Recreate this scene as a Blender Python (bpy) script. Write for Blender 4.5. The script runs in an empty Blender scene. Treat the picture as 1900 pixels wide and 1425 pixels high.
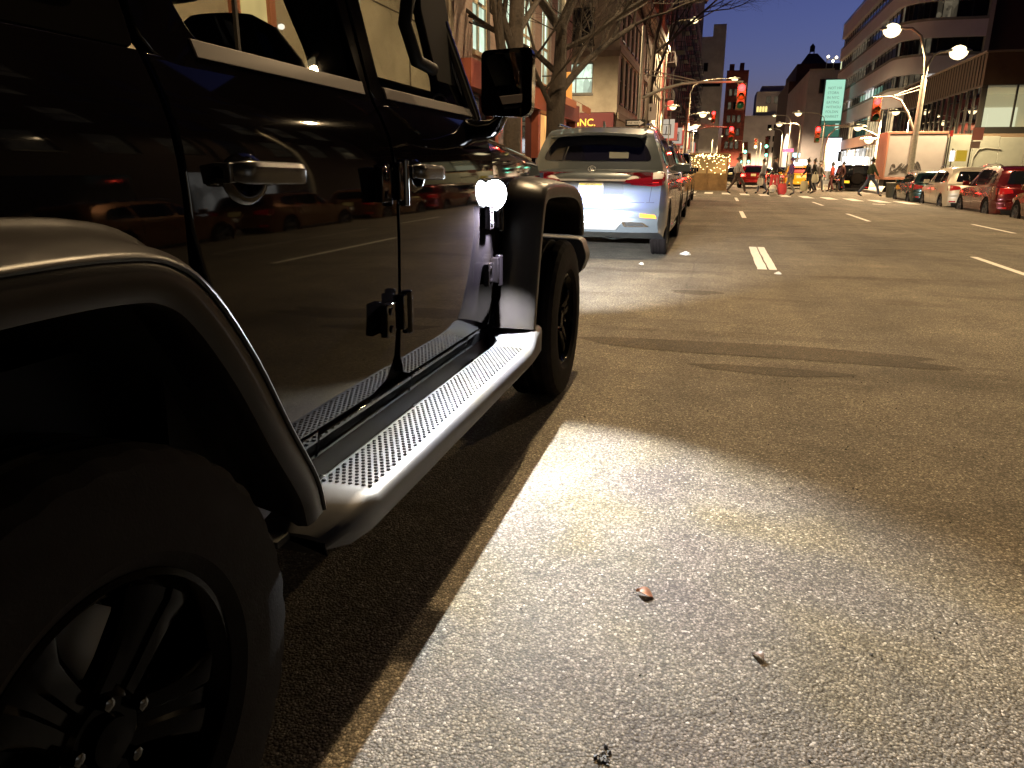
import bpy, bmesh, math, random
from mathutils import Vector, Matrix, Euler
from mathutils.bvhtree import BVHTree
random.seed(7)
R = math.radians
scene = bpy.context.scene
COL = scene.collection

# ------------------------------------------------------------------ camera, sky, lights, exposure
cd = bpy.data.cameras.new("camera"); cam = bpy.data.objects.new("camera", cd); COL.objects.link(cam)
cd.sensor_width = 36; cd.lens = 36 * 1360 / 1900; cd.clip_start = .02; cd.clip_end = 3000
cam.matrix_world = (Matrix.Translation((0, 0, 1.14)) @ Matrix.Rotation(R(15.09), 4, 'Z')
                    @ Matrix.Rotation(R(90 - 16.36), 4, 'X') @ Matrix.Rotation(R(.4), 4, 'Z'))
scene.camera = cam
w = bpy.data.worlds.new("World"); scene.world = w; w.use_nodes = True
nt = w.node_tree; nt.nodes.clear()
sky = nt.nodes.new('ShaderNodeTexSky'); sky.sky_type = 'NISHITA'; sky.sun_disc = False
sky.sun_elevation = R(-4); sky.sun_rotation = R(20); sky.altitude = 0; sky.air_density = 1; sky.dust_density = 1; sky.ozone_density = 3
tint = nt.nodes.new('ShaderNodeMix'); tint.data_type = 'RGBA'; tint.blend_type = 'MULTIPLY'; tint.inputs[0].default_value = 1
tint.inputs[7].default_value = (.90, .69, .76, 1)
bg = nt.nodes.new('ShaderNodeBackground'); bg.inputs[1].default_value = SKY_STRENGTH = 2.8
wo = nt.nodes.new('ShaderNodeOutputWorld')
nt.links.new(sky.outputs[0], tint.inputs[6]); nt.links.new(tint.outputs[2], bg.inputs[0]); nt.links.new(bg.outputs[0], wo.inputs[0])
vs = scene.view_settings; vs.view_transform = 'Standard'; vs.look = 'None'; vs.exposure = 0; vs.gamma = 1
scene.cycles.use_denoising = True
scene.cycles.sample_clamp_indirect = 4
scene.cycles.sample_clamp_direct = 0
scene.cycles.max_bounces = 8
scene.cycles.transparent_max_bounces = 16
scene.cycles.caustics_reflective = False; scene.cycles.caustics_refractive = False

AMBER = (1, .70, .37)
def lamp_light(name, loc, power, col=AMBER, r=.12, spot=None, aim=None, blend=.5, parent=None):
    ld = bpy.data.lights.new(name, 'SPOT' if spot else 'POINT')
    ld.energy = power; ld.color = col; ld.shadow_soft_size = r
    o = bpy.data.objects.new(name, ld); COL.objects.link(o); o.location = loc
    if spot:
        ld.spot_size = R(spot); ld.spot_blend = blend
        o.rotation_euler = Vector(aim).to_track_quat('-Z', 'Y').to_euler()
    if parent:
        o.parent = parent; o.location = Vector(loc) - parent.location
    return o

# ------------------------------------------------------------------ materials
MATS = {}
def mat(name, col=(.5, .5, .5), rough=.5, metal=0, coat=0, emit=None, es=0, var=None, bump=None, spec=.5, alpha=None):
    """var=(scale, amount[, stretch]) noise on the colour; bump=(scale, strength, dist)"""
    if name in MATS: return MATS[name]
    m = bpy.data.materials.new(name); m.use_nodes = True; n = m.node_tree; b = n.nodes['Principled BSDF']
    b.inputs['Base Color'].default_value = (*col, 1); b.inputs['Roughness'].default_value = rough
    b.inputs['Metallic'].default_value = metal; b.inputs['Coat Weight'].default_value = coat
    b.inputs['Coat Roughness'].default_value = .03; b.inputs['Specular IOR Level'].default_value = spec
    if emit:
        b.inputs['Emission Color'].default_value = (*emit, 1); b.inputs['Emission Strength'].default_value = es
    tc = None
    if var or bump:
        tc = n.nodes.new('ShaderNodeTexCoord')
    if var:
        mp = n.nodes.new('ShaderNodeMapping'); n.links.new(tc.outputs['Object'], mp.inputs[0])
        if len(var) > 2: mp.inputs['Scale'].default_value = var[2]
        t = n.nodes.new('ShaderNodeTexNoise'); t.inputs['Scale'].default_value = var[0]; t.inputs['Detail'].default_value = 6
        t.inputs['Roughness'].default_value = .65
        n.links.new(mp.outputs[0], t.inputs['Vector'])
        cr = n.nodes.new('ShaderNodeValToRGB'); a = var[1]
        cr.color_ramp.elements[0].position = .3; cr.color_ramp.elements[1].position = .7
        cr.color_ramp.elements[0].color = (*[c * (1 - a) for c in col], 1)
        cr.color_ramp.elements[1].color = (*[min(1, c * (1 + a)) for c in col], 1)
        n.links.new(t.outputs[0], cr.inputs[0]); n.links.new(cr.outputs[0], b.inputs['Base Color'])
        mr = n.nodes.new('ShaderNodeMapRange'); mr.inputs[3].default_value = max(0, rough * .8); mr.inputs[4].default_value = min(1, rough * 1.25)
        n.links.new(t.outputs[0], mr.inputs[0]); n.links.new(mr.outputs[0], b.inputs['Roughness'])
    if bump:
        t = n.nodes.new('ShaderNodeTexNoise'); t.inputs['Scale'].default_value = bump[0]; t.inputs['Detail'].default_value = 4
        n.links.new(tc.outputs['Object'], t.inputs['Vector'])
        bp = n.nodes.new('ShaderNodeBump'); bp.inputs['Strength'].default_value = bump[1]
        bp.inputs['Distance'].default_value = bump[2] if len(bump) > 2 else .01
        n.links.new(t.outputs[0], bp.inputs['Height']); n.links.new(bp.outputs[0], b.inputs['Normal'])
    MATS[name] = m
    return m

def brickmat(name, c1, c2, mortar, sx=.21, sz=.075, rough=.85):
    if name in MATS: return MATS[name]
    m = mat(name, c1, rough); n = m.node_tree; b = n.nodes['Principled BSDF']
    geo = n.nodes.new('ShaderNodeTexCoord'); sp = n.nodes.new('ShaderNodeSeparateXYZ'); n.links.new(geo.outputs['Object'], sp.inputs[0])
    ad = n.nodes.new('ShaderNodeMath'); ad.operation = 'ADD'; n.links.new(sp.outputs[0], ad.inputs[0]); n.links.new(sp.outputs[1], ad.inputs[1])
    cb = n.nodes.new('ShaderNodeCombineXYZ'); n.links.new(ad.outputs[0], cb.inputs[0]); n.links.new(sp.outputs[2], cb.inputs[1])
    br = n.nodes.new('ShaderNodeTexBrick'); n.links.new(cb.outputs[0], br.inputs['Vector'])
    br.inputs['Color1'].default_value = (*c1, 1); br.inputs['Color2'].default_value = (*c2, 1); br.inputs['Mortar'].default_value = (*mortar, 1)
    br.inputs['Scale'].default_value = 1; br.inputs['Brick Width'].default_value = sx; br.inputs['Row Height'].default_value = sz
    br.inputs['Mortar Size'].default_value = .008
    nz = n.nodes.new('ShaderNodeTexNoise'); nz.inputs['Scale'].default_value = .9; nz.inputs['Detail'].default_value = 8
    n.links.new(geo.outputs['Object'], nz.inputs['Vector'])
    mx = n.nodes.new('ShaderNodeMix'); mx.data_type = 'RGBA'; mx.blend_type = 'MULTIPLY'; mx.inputs[0].default_value = .7
    rp = n.nodes.new('ShaderNodeValToRGB'); rp.color_ramp.elements[0].position = .35; rp.color_ramp.elements[0].color = (.5, .47, .45, 1)
    rp.color_ramp.elements[1].position = .65; n.links.new(nz.outputs[0], rp.inputs[0])
    n.links.new(br.outputs[0], mx.inputs[6]); n.links.new(rp.outputs[0], mx.inputs[7]); n.links.new(mx.outputs[2], b.inputs['Base Color'])
    return m

def asphalt():
    m = bpy.data.materials.new('worn_asphalt'); m.use_nodes = True; n = m.node_tree; b = n.nodes['Principled BSDF']; L = n.links.new
    tc = n.nodes.new('ShaderNodeTexCoord')
    def noise(sc, det=5, ro=.6, vec=None, dist=0):
        t = n.nodes.new('ShaderNodeTexNoise'); t.inputs['Scale'].default_value = sc; t.inputs['Detail'].default_value = det
        t.inputs['Roughness'].default_value = ro; t.inputs['Distortion'].default_value = dist
        L(vec or tc.outputs['Object'], t.inputs['Vector']); return t.outputs[0]
    def ramp(src, a, b_, ca, cb):
        r = n.nodes.new('ShaderNodeValToRGB'); r.color_ramp.elements[0].position = a; r.color_ramp.elements[1].position = b_
        r.color_ramp.elements[0].color = (*ca, 1); r.color_ramp.elements[1].color = (*cb, 1); L(src, r.inputs[0]); return r.outputs[0]
    def mix(a, b_, fac=1, mode='MULTIPLY'):
        x = n.nodes.new('ShaderNodeMix'); x.data_type = 'RGBA'; x.blend_type = mode
        if isinstance(fac, (int, float)): x.inputs[0].default_value = fac
        else: L(fac, x.inputs[0])
        for s, v in ((6, a), (7, b_)):
            if isinstance(v, tuple): x.inputs[s].default_value = (*v, 1)
            else: L(v, x.inputs[s])
        return x.outputs[2]
    # aggregate: stones of a few mm
    vo = n.nodes.new('ShaderNodeTexVoronoi'); vo.inputs['Scale'].default_value = 150; L(tc.outputs['Object'], vo.inputs['Vector'])
    sx = n.nodes.new('ShaderNodeSeparateColor'); L(vo.outputs['Color'], sx.inputs[0])
    stone = ramp(sx.outputs[0], .35, 1.0, (.112, .102, .087), (.285, .262, .225))
    fine = ramp(noise(240, 3, .7), .35, .72, (.5, .5, .5), (1.5, 1.48, 1.42))
    c = mix(stone, fine)
    pit = ramp(vo.outputs['Distance'], .25, .75, (1.12, 1.12, 1.12), (.42, .41, .40)); c = mix(c, pit, .85)
    # rare pale stones
    pale = n.nodes.new('ShaderNodeMath'); pale.operation = 'GREATER_THAN'; pale.inputs[1].default_value = .982; L(sx.outputs[1], pale.inputs[0])
    c = mix(c, (.36, .34, .30), pale.outputs[0], 'MIX')
    # stains and patches
    big = ramp(noise(.55, 8, .62), .32, .70, (.62, .60, .57), (1.22, 1.2, 1.16))
    c = mix(c, big)
    med = ramp(noise(3.1, 6, .6), .3, .7, (.80, .80, .80), (1.15, 1.14, 1.12)); c = mix(c, med)
    mp = n.nodes.new('ShaderNodeMapping'); mp.inputs['Scale'].default_value = (.25, 2.2, 1); L(tc.outputs['Object'], mp.inputs[0])
    st = ramp(noise(.8, 5, .55, mp.outputs[0], .6), .56, .66, (1, 1, 1), (.55, .53, .50)); c = mix(c, st, .75)
    mp2 = n.nodes.new('ShaderNodeMapping'); mp2.inputs['Scale'].default_value = (1.6, .10, 1); L(tc.outputs['Object'], mp2.inputs[0])
    st2 = ramp(noise(1.1, 4, .55, mp2.outputs[0]), .40, .70, (.82, .81, .80), (1.2, 1.18, 1.12)); c = mix(c, st2, .8)
    # hairline cracks
    vc = n.nodes.new('ShaderNodeTexVoronoi'); vc.feature = 'DISTANCE_TO_EDGE'; vc.inputs['Scale'].default_value = .33
    wv = n.nodes.new('ShaderNodeTexNoise'); wv.inputs['Scale'].default_value = 1.6; wv.inputs['Detail'].default_value = 6; L(tc.outputs['Object'], wv.inputs['Vector'])
    mv = n.nodes.new('ShaderNodeMix'); mv.data_type = 'RGBA'; mv.inputs[0].default_value = .12; L(tc.outputs['Object'], mv.inputs[6]); L(wv.outputs[1], mv.inputs[7])
    L(mv.outputs[2], vc.inputs['Vector'])
    ck = ramp(vc.outputs[0], .0, .005, (.5, .5, .5), (1, 1, 1)); c = mix(c, ck, .45)
    L(c, b.inputs['Base Color'])
    rr = n.nodes.new('ShaderNodeMapRange'); rr.inputs[3].default_value = .62; rr.inputs[4].default_value = .92
    L(noise(1.4, 6, .65), rr.inputs[0])
    L(rr.outputs[0], b.inputs['Roughness'])
    b.inputs['Specular IOR Level'].default_value = .28
    # bump of the aggregate
    add = n.nodes.new('ShaderNodeMath'); add.operation = 'MULTIPLY_ADD'; add.inputs[1].default_value = -1.0
    L(vo.outputs['Distance'], add.inputs[0]); L(noise(60, 4, .6), add.inputs[2])
    bp = n.nodes.new('ShaderNodeBump'); bp.inputs['Strength'].default_value = .8; bp.inputs['Distance'].default_value = .004
    L(add.outputs[0], bp.inputs['Height']); L(bp.outputs[0], b.inputs['Normal'])
    return m

def glass_mat(name, tint, refl=.08):
    m = bpy.data.materials.new(name); m.use_nodes = True; n = m.node_tree; n.nodes.clear(); L = n.links.new
    o = n.nodes.new('ShaderNodeOutputMaterial'); t = n.nodes.new('ShaderNodeBsdfTransparent'); t.inputs[0].default_value = (*tint, 1)
    g = n.nodes.new('ShaderNodeBsdfGlossy'); g.inputs['Roughness'].default_value = .01
    f = n.nodes.new('ShaderNodeFresnel'); f.inputs[0].default_value = 1.22
    mx = n.nodes.new('ShaderNodeMixShader'); L(f.outputs[0], mx.inputs[0]); L(t.outputs[0], mx.inputs[1]); L(g.outputs[0], mx.inputs[2]); L(mx.outputs[0], o.inputs[0])
    MATS[name] = m; return m

def emis(name, col, s):
    return mat(name, (.02, .02, .02), .5, emit=col, es=s)

# ------------------------------------------------------------------ mesh builder
class MB:
    def __init__(s): s.v = []; s.f = []
    def add(s, vs, fs):
        o = len(s.v); s.v += [tuple(a) for a in vs]; s.f += [tuple(i + o for i in f) for f in fs]; return s
    def box(s, c, d, rot=None):
        x, y, z = [a / 2 for a in d]
        vs = [Vector((i * x, j * y, k * z)) for i in (-1, 1) for j in (-1, 1) for k in (-1, 1)]
        if rot is not None:
            M = Euler(rot).to_matrix(); vs = [M @ v for v in vs]
        c = Vector(c)
        return s.add([v + c for v in vs], [(0, 1, 3, 2), (4, 6, 7, 5), (0, 4, 5, 1), (2, 3, 7, 6), (0, 2, 6, 4), (1, 5, 7, 3)])
    def box2(s, a, b):
        return s.box([(a[i] + b[i]) / 2 for i in range(3)], [abs(b[i] - a[i]) for i in range(3)])
    def tube(s, pts, r, n=10, caps=True):
        pts = [Vector(p) for p in pts]; rs = r if isinstance(r, (list, tuple)) else [r] * len(pts)
        rings = []; up = None
        for i, p in enumerate(pts):
            d = (pts[min(i + 1, len(pts) - 1)] - pts[max(i - 1, 0)]).normalized()
            if up is None:
                up = Vector((0, 0, 1)) if abs(d.z) < .9 else Vector((1, 0, 0))
            a = d.cross(up).normalized(); b = a.cross(d).normalized(); up = b
            rings.append([p + (a * math.cos(t) + b * math.sin(t)) * rs[i] for t in [2 * math.pi * k / n for k in range(n)]])
        vs = [v for r_ in rings for v in r_]; fs = []
        for i in range(len(pts) - 1):
            for k in range(n):
                k2 = (k + 1) % n; fs.append((i * n + k, i * n + k2, (i + 1) * n + k2, (i + 1) * n + k))
        if caps:
            fs.append(tuple(range(n))); fs.append(tuple(reversed([(len(pts) - 1) * n + k for k in range(n)])))
        return s.add(vs, fs)
    def lathe(s, prof, c=(0, 0, 0), axis='X', n=48, closed=False):
        """prof: list of (along axis, radius)"""
        vs = []; fs = []; m = len(prof); c = Vector(c)
        for k in range(n):
            t = 2 * math.pi * k / n; co, si = math.cos(t), math.sin(t)
            for a, r in prof:
                v = {'X': (a, r * co, r * si), 'Y': (r * co, a, r * si), 'Z': (r * co, r * si, a)}[axis]
                vs.append(c + Vector(v))
        for k in range(n):
            k2 = (k + 1) % n
            for i in range(m if closed else m - 1):
                j = (i + 1) % m
                fs.append((k * m + i, k * m + j, k2 * m + j, k2 * m + i))
        return s.add(vs, fs)
    def grid(s, rows, close=False):
        """rows: list of equally long point lists"""
        n = len(rows[0]); vs = [p for r_ in rows for p in r_]; fs = []
        for i in range(len(rows) - 1):
            for k in range(n if close else n - 1):
                k2 = (k + 1) % n; fs.append((i * n + k, i * n + k2, (i + 1) * n + k2, (i + 1) * n + k))
        return s.add(vs, fs)
    def prism(s, poly, axis, a, b):
        def P(u, v, t): return {'X': (t, u, v), 'Y': (u, t, v), 'Z': (u, v, t)}[axis]
        n = len(poly); vs = [P(u, v, a) for u, v in poly] + [P(u, v, b) for u, v in poly]
        fs = [tuple(range(n)), tuple(reversed(range(n, 2 * n)))] + [(i, i + n, (i + 1) % n + n, (i + 1) % n) for i in range(n)]
        return s.add(vs, fs)
    def panel(s, poly, fn, thick=0.0, du=.1, dv=.1):
        """planar outline cut into a du x dv grid, then mapped by fn(u, v, depth) -> point; depth 0 front, thick back"""
        V0, F0, B0 = cutpoly(poly, du, dv)
        n = len(V0); vs = [fn(u, v, 0) for u, v in V0]; fs = [tuple(f) for f in F0]
        if thick:
            vs += [fn(u, v, thick) for u, v in V0]; fs += [tuple(reversed([i + n for i in f])) for f in F0]
            fs += [(b, a, a + n, b + n) for a, b in B0]
        return s.add(vs, fs)
    def build(s, name, m, parent=None, bevel=0, smooth=35, seg=2, fix=True):
        me = bpy.data.meshes.new(name); off = Vector((0, 0, 0)); p = parent
        while p is not None: off += p.location; p = p.parent
        me.from_pydata([Vector(v) - off for v in s.v], [], s.f)
        if fix:
            bm = bmesh.new(); bm.from_mesh(me); bmesh.ops.remove_doubles(bm, verts=bm.verts, dist=1e-5)
            bmesh.ops.recalc_face_normals(bm, faces=bm.faces); bm.to_mesh(me); bm.free()
        me.materials.append(m)
        if smooth:
            me.shade_smooth(); me.set_sharp_from_angle(angle=R(smooth))
        o = bpy.data.objects.new(name, me); COL.objects.link(o); o.parent = parent
        if bevel:
            md = o.modifiers.new('bevel', 'BEVEL'); md.width = bevel; md.segments = seg; md.limit_method = 'ANGLE'; md.angle_limit = R(40)
        return o

def cutpoly(poly, du, dv):
    bm = bmesh.new(); vv = [bm.verts.new((u, v, 0)) for u, v in poly]; bm.faces.new(vv)
    us = [p[0] for p in poly]; vs_ = [p[1] for p in poly]
    for k in range(math.ceil(min(us) / du + 1e-6), math.ceil(max(us) / du - 1e-6)):
        bmesh.ops.bisect_plane(bm, geom=bm.verts[:] + bm.edges[:] + bm.faces[:], plane_co=(k * du, 0, 0), plane_no=(1, 0, 0), dist=1e-5)
    for k in range(math.ceil(min(vs_) / dv + 1e-6), math.ceil(max(vs_) / dv - 1e-6)):
        bmesh.ops.bisect_plane(bm, geom=bm.verts[:] + bm.edges[:] + bm.faces[:], plane_co=(0, k * dv, 0), plane_no=(0, 1, 0), dist=1e-5)
    bm.normal_update()
    bm.verts.index_update()
    V = [(v.co.x, v.co.y) for v in bm.verts]; F = [[v.index for v in f.verts] for f in bm.faces]
    B = []
    for e in bm.edges:
        if len(e.link_faces) == 1:
            l = e.link_loops[0]; B.append((l.vert.index, l.link_loop_next.vert.index))
    bm.free(); return V, F, B

def rpoly(pts, r, n=4):
    """round the corners of a polygon; r a number or one per corner"""
    out = []; m = len(pts); rs = r if isinstance(r, (list, tuple)) else [r] * m
    for i in range(m):
        p = Vector(pts[i]); a = Vector(pts[i - 1]) - p; b = Vector(pts[(i + 1) % m]) - p
        rr = min(rs[i], a.length * .49, b.length * .49)
        if rr < 1e-4: out.append(tuple(p)); continue
        p0 = p + a.normalized() * rr; p1 = p + b.normalized() * rr
        for k in range(n + 1):
            t = k / n; q = p0 * (1 - t) ** 2 + p * 2 * t * (1 - t) + p1 * t * t; out.append(tuple(q))
    return out
def arc(cx, cy, r, a0, a1, n=10):
    return [(cx + r * math.cos(R(a0 + (a1 - a0) * k / n)), cy + r * math.sin(R(a0 + (a1 - a0) * k / n))) for k in range(n + 1)]
def lerp_fn(pts):
    def f(x):
        if x <= pts[0][0]: return pts[0][1]
        for (a, b), (c, d) in zip(pts, pts[1:]):
            if x <= c: return b + (d - b) * (x - a) / (c - a)
        return pts[-1][1]
    return f
def smooth_fn(pts):
    f = lerp_fn(pts)
    def g(x): return (f(x - .02) + 2 * f(x) + f(x + .02) + f(x - .04) * .5 + f(x + .04) * .5) / 5
    return g

def thing(name, label, cat, loc=(0, 0, 0), group=None, rz=0):
    o = bpy.data.objects.new(name, None); COL.objects.link(o); o.location = loc; o.rotation_euler.z = rz; o.empty_display_size = .2
    return tag(o, label, cat, group)
def tag(o, label, cat, group=None, kind=None):
    o['label'] = label; o['category'] = cat
    if group: o['group'] = group
    if kind: o['kind'] = kind
    return o
def setting(o, label=None, kind='structure'):
    o['kind'] = kind
    if label: o['label'] = label
    return o
def dup(root, loc, label, rz=None, group=None):
    r_ = root.copy(); COL.objects.link(r_); r_.location = loc; r_['label'] = label
    if rz is not None: r_.rotation_euler.z = rz
    if group: r_['group'] = group
    def rec(src, dst):
        for ch in list(src.children):
            c = ch.copy(); COL.objects.link(c); c.parent = dst; rec(ch, c)
    rec(root, r_); return r_
def text_mesh(name, body, m, size, origin, ux, uy, parent, ext=.004, align='CENTER', bold=.0, sx=1):
    cu = bpy.data.curves.new(name, 'FONT'); cu.body = body; cu.size = size; cu.extrude = ext; cu.align_x = align; cu.offset = bold
    cu.resolution_u = 3
    o = bpy.data.objects.new(name + '_tmp', cu); COL.objects.link(o); bpy.context.view_layer.update()
    me = bpy.data.meshes.new_from_object(o); bpy.data.objects.remove(o)
    ux = Vector(ux).normalized(); uy = Vector(uy).normalized(); nz = ux.cross(uy); O = Vector(origin)
    off = Vector((0, 0, 0)); p = parent
    while p is not None: off += p.location; p = p.parent
    for v in me.vertices: v.co = O + ux * v.co.x * sx + uy * v.co.y + nz * v.co.z - off
    me.materials.clear(); me.materials.append(m)
    q = bpy.data.objects.new(name, me); COL.objects.link(q); q.parent = parent
    return q

def gz(x): return 0.0 if x < 3 else -.018 * (x - 3)          # the road falls gently to its right kerb

# palette
CAR_BLACK = mat('gloss_black_paint', (.0022, .0018, .0022), .03, spec=.30, var=(5, .3))
FLARE = mat('textured_black_plastic', (.016, .014, .013), .30, spec=.12, bump=(900, .18, .001), var=(14, .12))
RUBBER = mat('tyre_rubber', (.0035, .0022, .002), .8, spec=.12, var=(30, .3), bump=(220, .3, .002))
RIMB = mat('gloss_black_wheel', (.0008, .0005, .0005), .12, spec=.03)
DARKP = mat('dark_plastic', (.012, .012, .013), .5)
UNDER = mat('underbody_black', (.008, .0075, .007), .8)
ALU = mat('satin_silver', (.05, .05, .054), .5, metal=.35, var=(25, .12), bump=(700, .12, .001))
CHROME = mat('chrome', (.8, .8, .82), .08, metal=1)
GLASSC = glass_mat('clear_car_glass', (.72, .74, .72)); GLASST = glass_mat('tinted_car_glass', (.5, .5, .48))
DGLASS = mat('dark_glass', (.006, .007, .009), .04, spec=.6)
GALV = mat('galvanised_steel', (.32, .31, .27), .5, metal=.6, var=(8, .2))
WHITE_P = mat('white_road_paint', (.62, .60, .55), .6, var=(22, .22), bump=(300, .5, .002))
CONC = mat('sidewalk_concrete', (.22, .21, .195), .85, var=(2.5, .25), bump=(60, .3, .004))
KERB = mat('kerb_granite', (.24, .23, .22), .75, var=(9, .3))

# ------------------------------------------------------------------ wheels (shared)
def wheel_parts(parent, loc, side, Rt=.40, width=.25, rimr=.236, rimmat=None, spokes=5, lugs=True, rot0=0, tread=True, hub_name='wheel'):
    """side +1: outer face towards +X. Tyre object (named wheel) with a rim child."""
    x0, y0, z0 = loc; s = side; m = MB(); n = 108 if tread else 40
    w = width / 2
    base = [(-w * .80, rimr - .012), (-w * .98, rimr + .02), (-w, (rimr + Rt) / 2), (-w * .93, Rt - .022), (-w * .80, Rt - .005)]
    ribs = [-.62, -.60, -.54, -.52, -.22, -.20, -.14, -.12, .12, .14, .20, .22, .52, .54, .60, .62]
    prof = list(base); up = True
    prof += [(-w * .66, Rt)]
    for i, q in enumerate(ribs[2:-2]):
        deep = (i % 4) in (1, 2)
        prof.append((q * w, Rt - (.009 if deep else 0)))
    prof += [(w * .66, Rt)]
    prof += [(-a, r) for a, r in reversed(base)]
    rows = []
    for k in range(n):
        t = 2 * math.pi * k / n; row = []
        for j, (a, r) in enumerate(prof):
            rr = r
            if tread and abs(a) > w * .60 and r > Rt - .03 and k % 3 == 0: rr = r - .005
            row.append((x0 + s * a, y0 + rr * math.cos(t), z0 + rr * math.sin(t)))
        rows.append(row)
    rows.append(rows[0]); m.grid(rows)
    ty = m.build(hub_name, RUBBER, parent, smooth=28)
    rm = rimmat or RIMB; r = MB(); xo = w * .82
    pr = [(-w * .8, rimr - .02), (xo - .02, rimr - .022), (xo - .005, rimr - .004), (xo + .006, rimr - .004), (xo + .008, rimr - .014), (xo - .01, rimr - .030), (xo - .03, rimr - .036), (-w * .8, rimr - .034)]
    r.lathe([(x0 + s * a, q) for a, q in pr], (0, y0, z0), 'X', 72, closed=True)
    r.lathe([(x0 + s * (xo - .075), .001), (x0 + s * (xo - .075), .07), (x0 + s * (xo - .03), .068), (x0 + s * (xo - .022), .056), (x0 + s * (xo - .022), .036), (x0 + s * (xo - .008), .032), (x0 + s * (xo - .006), .001)], (0, y0, z0), 'X', 30)
    for k in range(spokes):
        a = R(rot0) + 2 * math.pi * k / spokes; ca, sa = math.cos(a), math.sin(a)
        rows = []
        ro = rimr - .028
        for (q, hw, xd, th) in ((.045, .040, -.030, .03), (.10, .044, -.020, .028), (.16, .054, -.012, .026), (ro - .02, .068, -.008, .024), (ro + .006, .080, -.012, .02)):
            sc = rimr / .236; q = q if q > ro - .03 else q * sc; hw *= sc
            ring = []
            for (t_, d) in ((-1, -th), (-1, -.006), (-.82, 0), (-.30, 0), (-.18, -.006), (.18, -.006), (.30, 0), (.82, 0), (1, -.006), (1, -th)):
                px_, py_ = q, t_ * hw
                ring.append((x0 + s * (xo + xd + d), y0 + px_ * ca - py_ * sa, z0 + px_ * sa + py_ * ca))
            rows.append(ring)
        r.grid(rows, close=True)
    rim = r.build('rim', rm, ty, smooth=30)
    if lugs:
        for k in range(5):
            l = MB()
            a = R(rot0 + 36) + 2 * math.pi * k / 5
            l.lathe([(x0 + s * (xo - .035), .010), (x0 + s * (xo - .006), .0095), (x0 + s * (xo - .003), .004), (x0 + s * (xo - .003), .0005)], (0, y0 + .058 * math.cos(a), z0 + .058 * math.sin(a)), 'X', 6)
            l.build('lug_nut', mat('dark_chrome', (.05, .05, .05), .2, metal=1), rim)
        d = MB(); d.lathe([(x0 + s * (xo - .10), .001), (x0 + s * (xo - .10), .165), (x0 + s * (xo - .125), .165), (x0 + s * (xo - .125), .001)], (0, y0, z0), 'X', 40)
        d.build('brake_disc', mat('brake_disc_steel', (.12, .115, .11), .4, metal=.8), rim)
    return ty

def catmull(P, n=6):
    out = []
    Q = [P[0]] + list(P) + [P[-1]]
    for i in range(1, len(Q) - 2):
        for k in range(n):
            t = k / n; p0, p1, p2, p3 = [Vector(Q[i + j]) for j in (-1, 0, 1, 2)]
            out.append(tuple(.5 * ((2 * p1) + (-p0 + p2) * t + (2 * p0 - 5 * p1 + 4 * p2 - p3) * t * t + (-p0 + 3 * p1 - 3 * p2 + p3) * t ** 3)))
    out.append(tuple(P[-1])); return out
def offset_path(P, d):
    out = []
    for i, p in enumerate(P):
        a = Vector(P[max(i - 1, 0)]); b = Vector(P[min(i + 1, len(P) - 1)]); t = (b - a).normalized()
        out.append((p[0] - t.y * d, p[1] + t.x * d))
    return out

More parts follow.
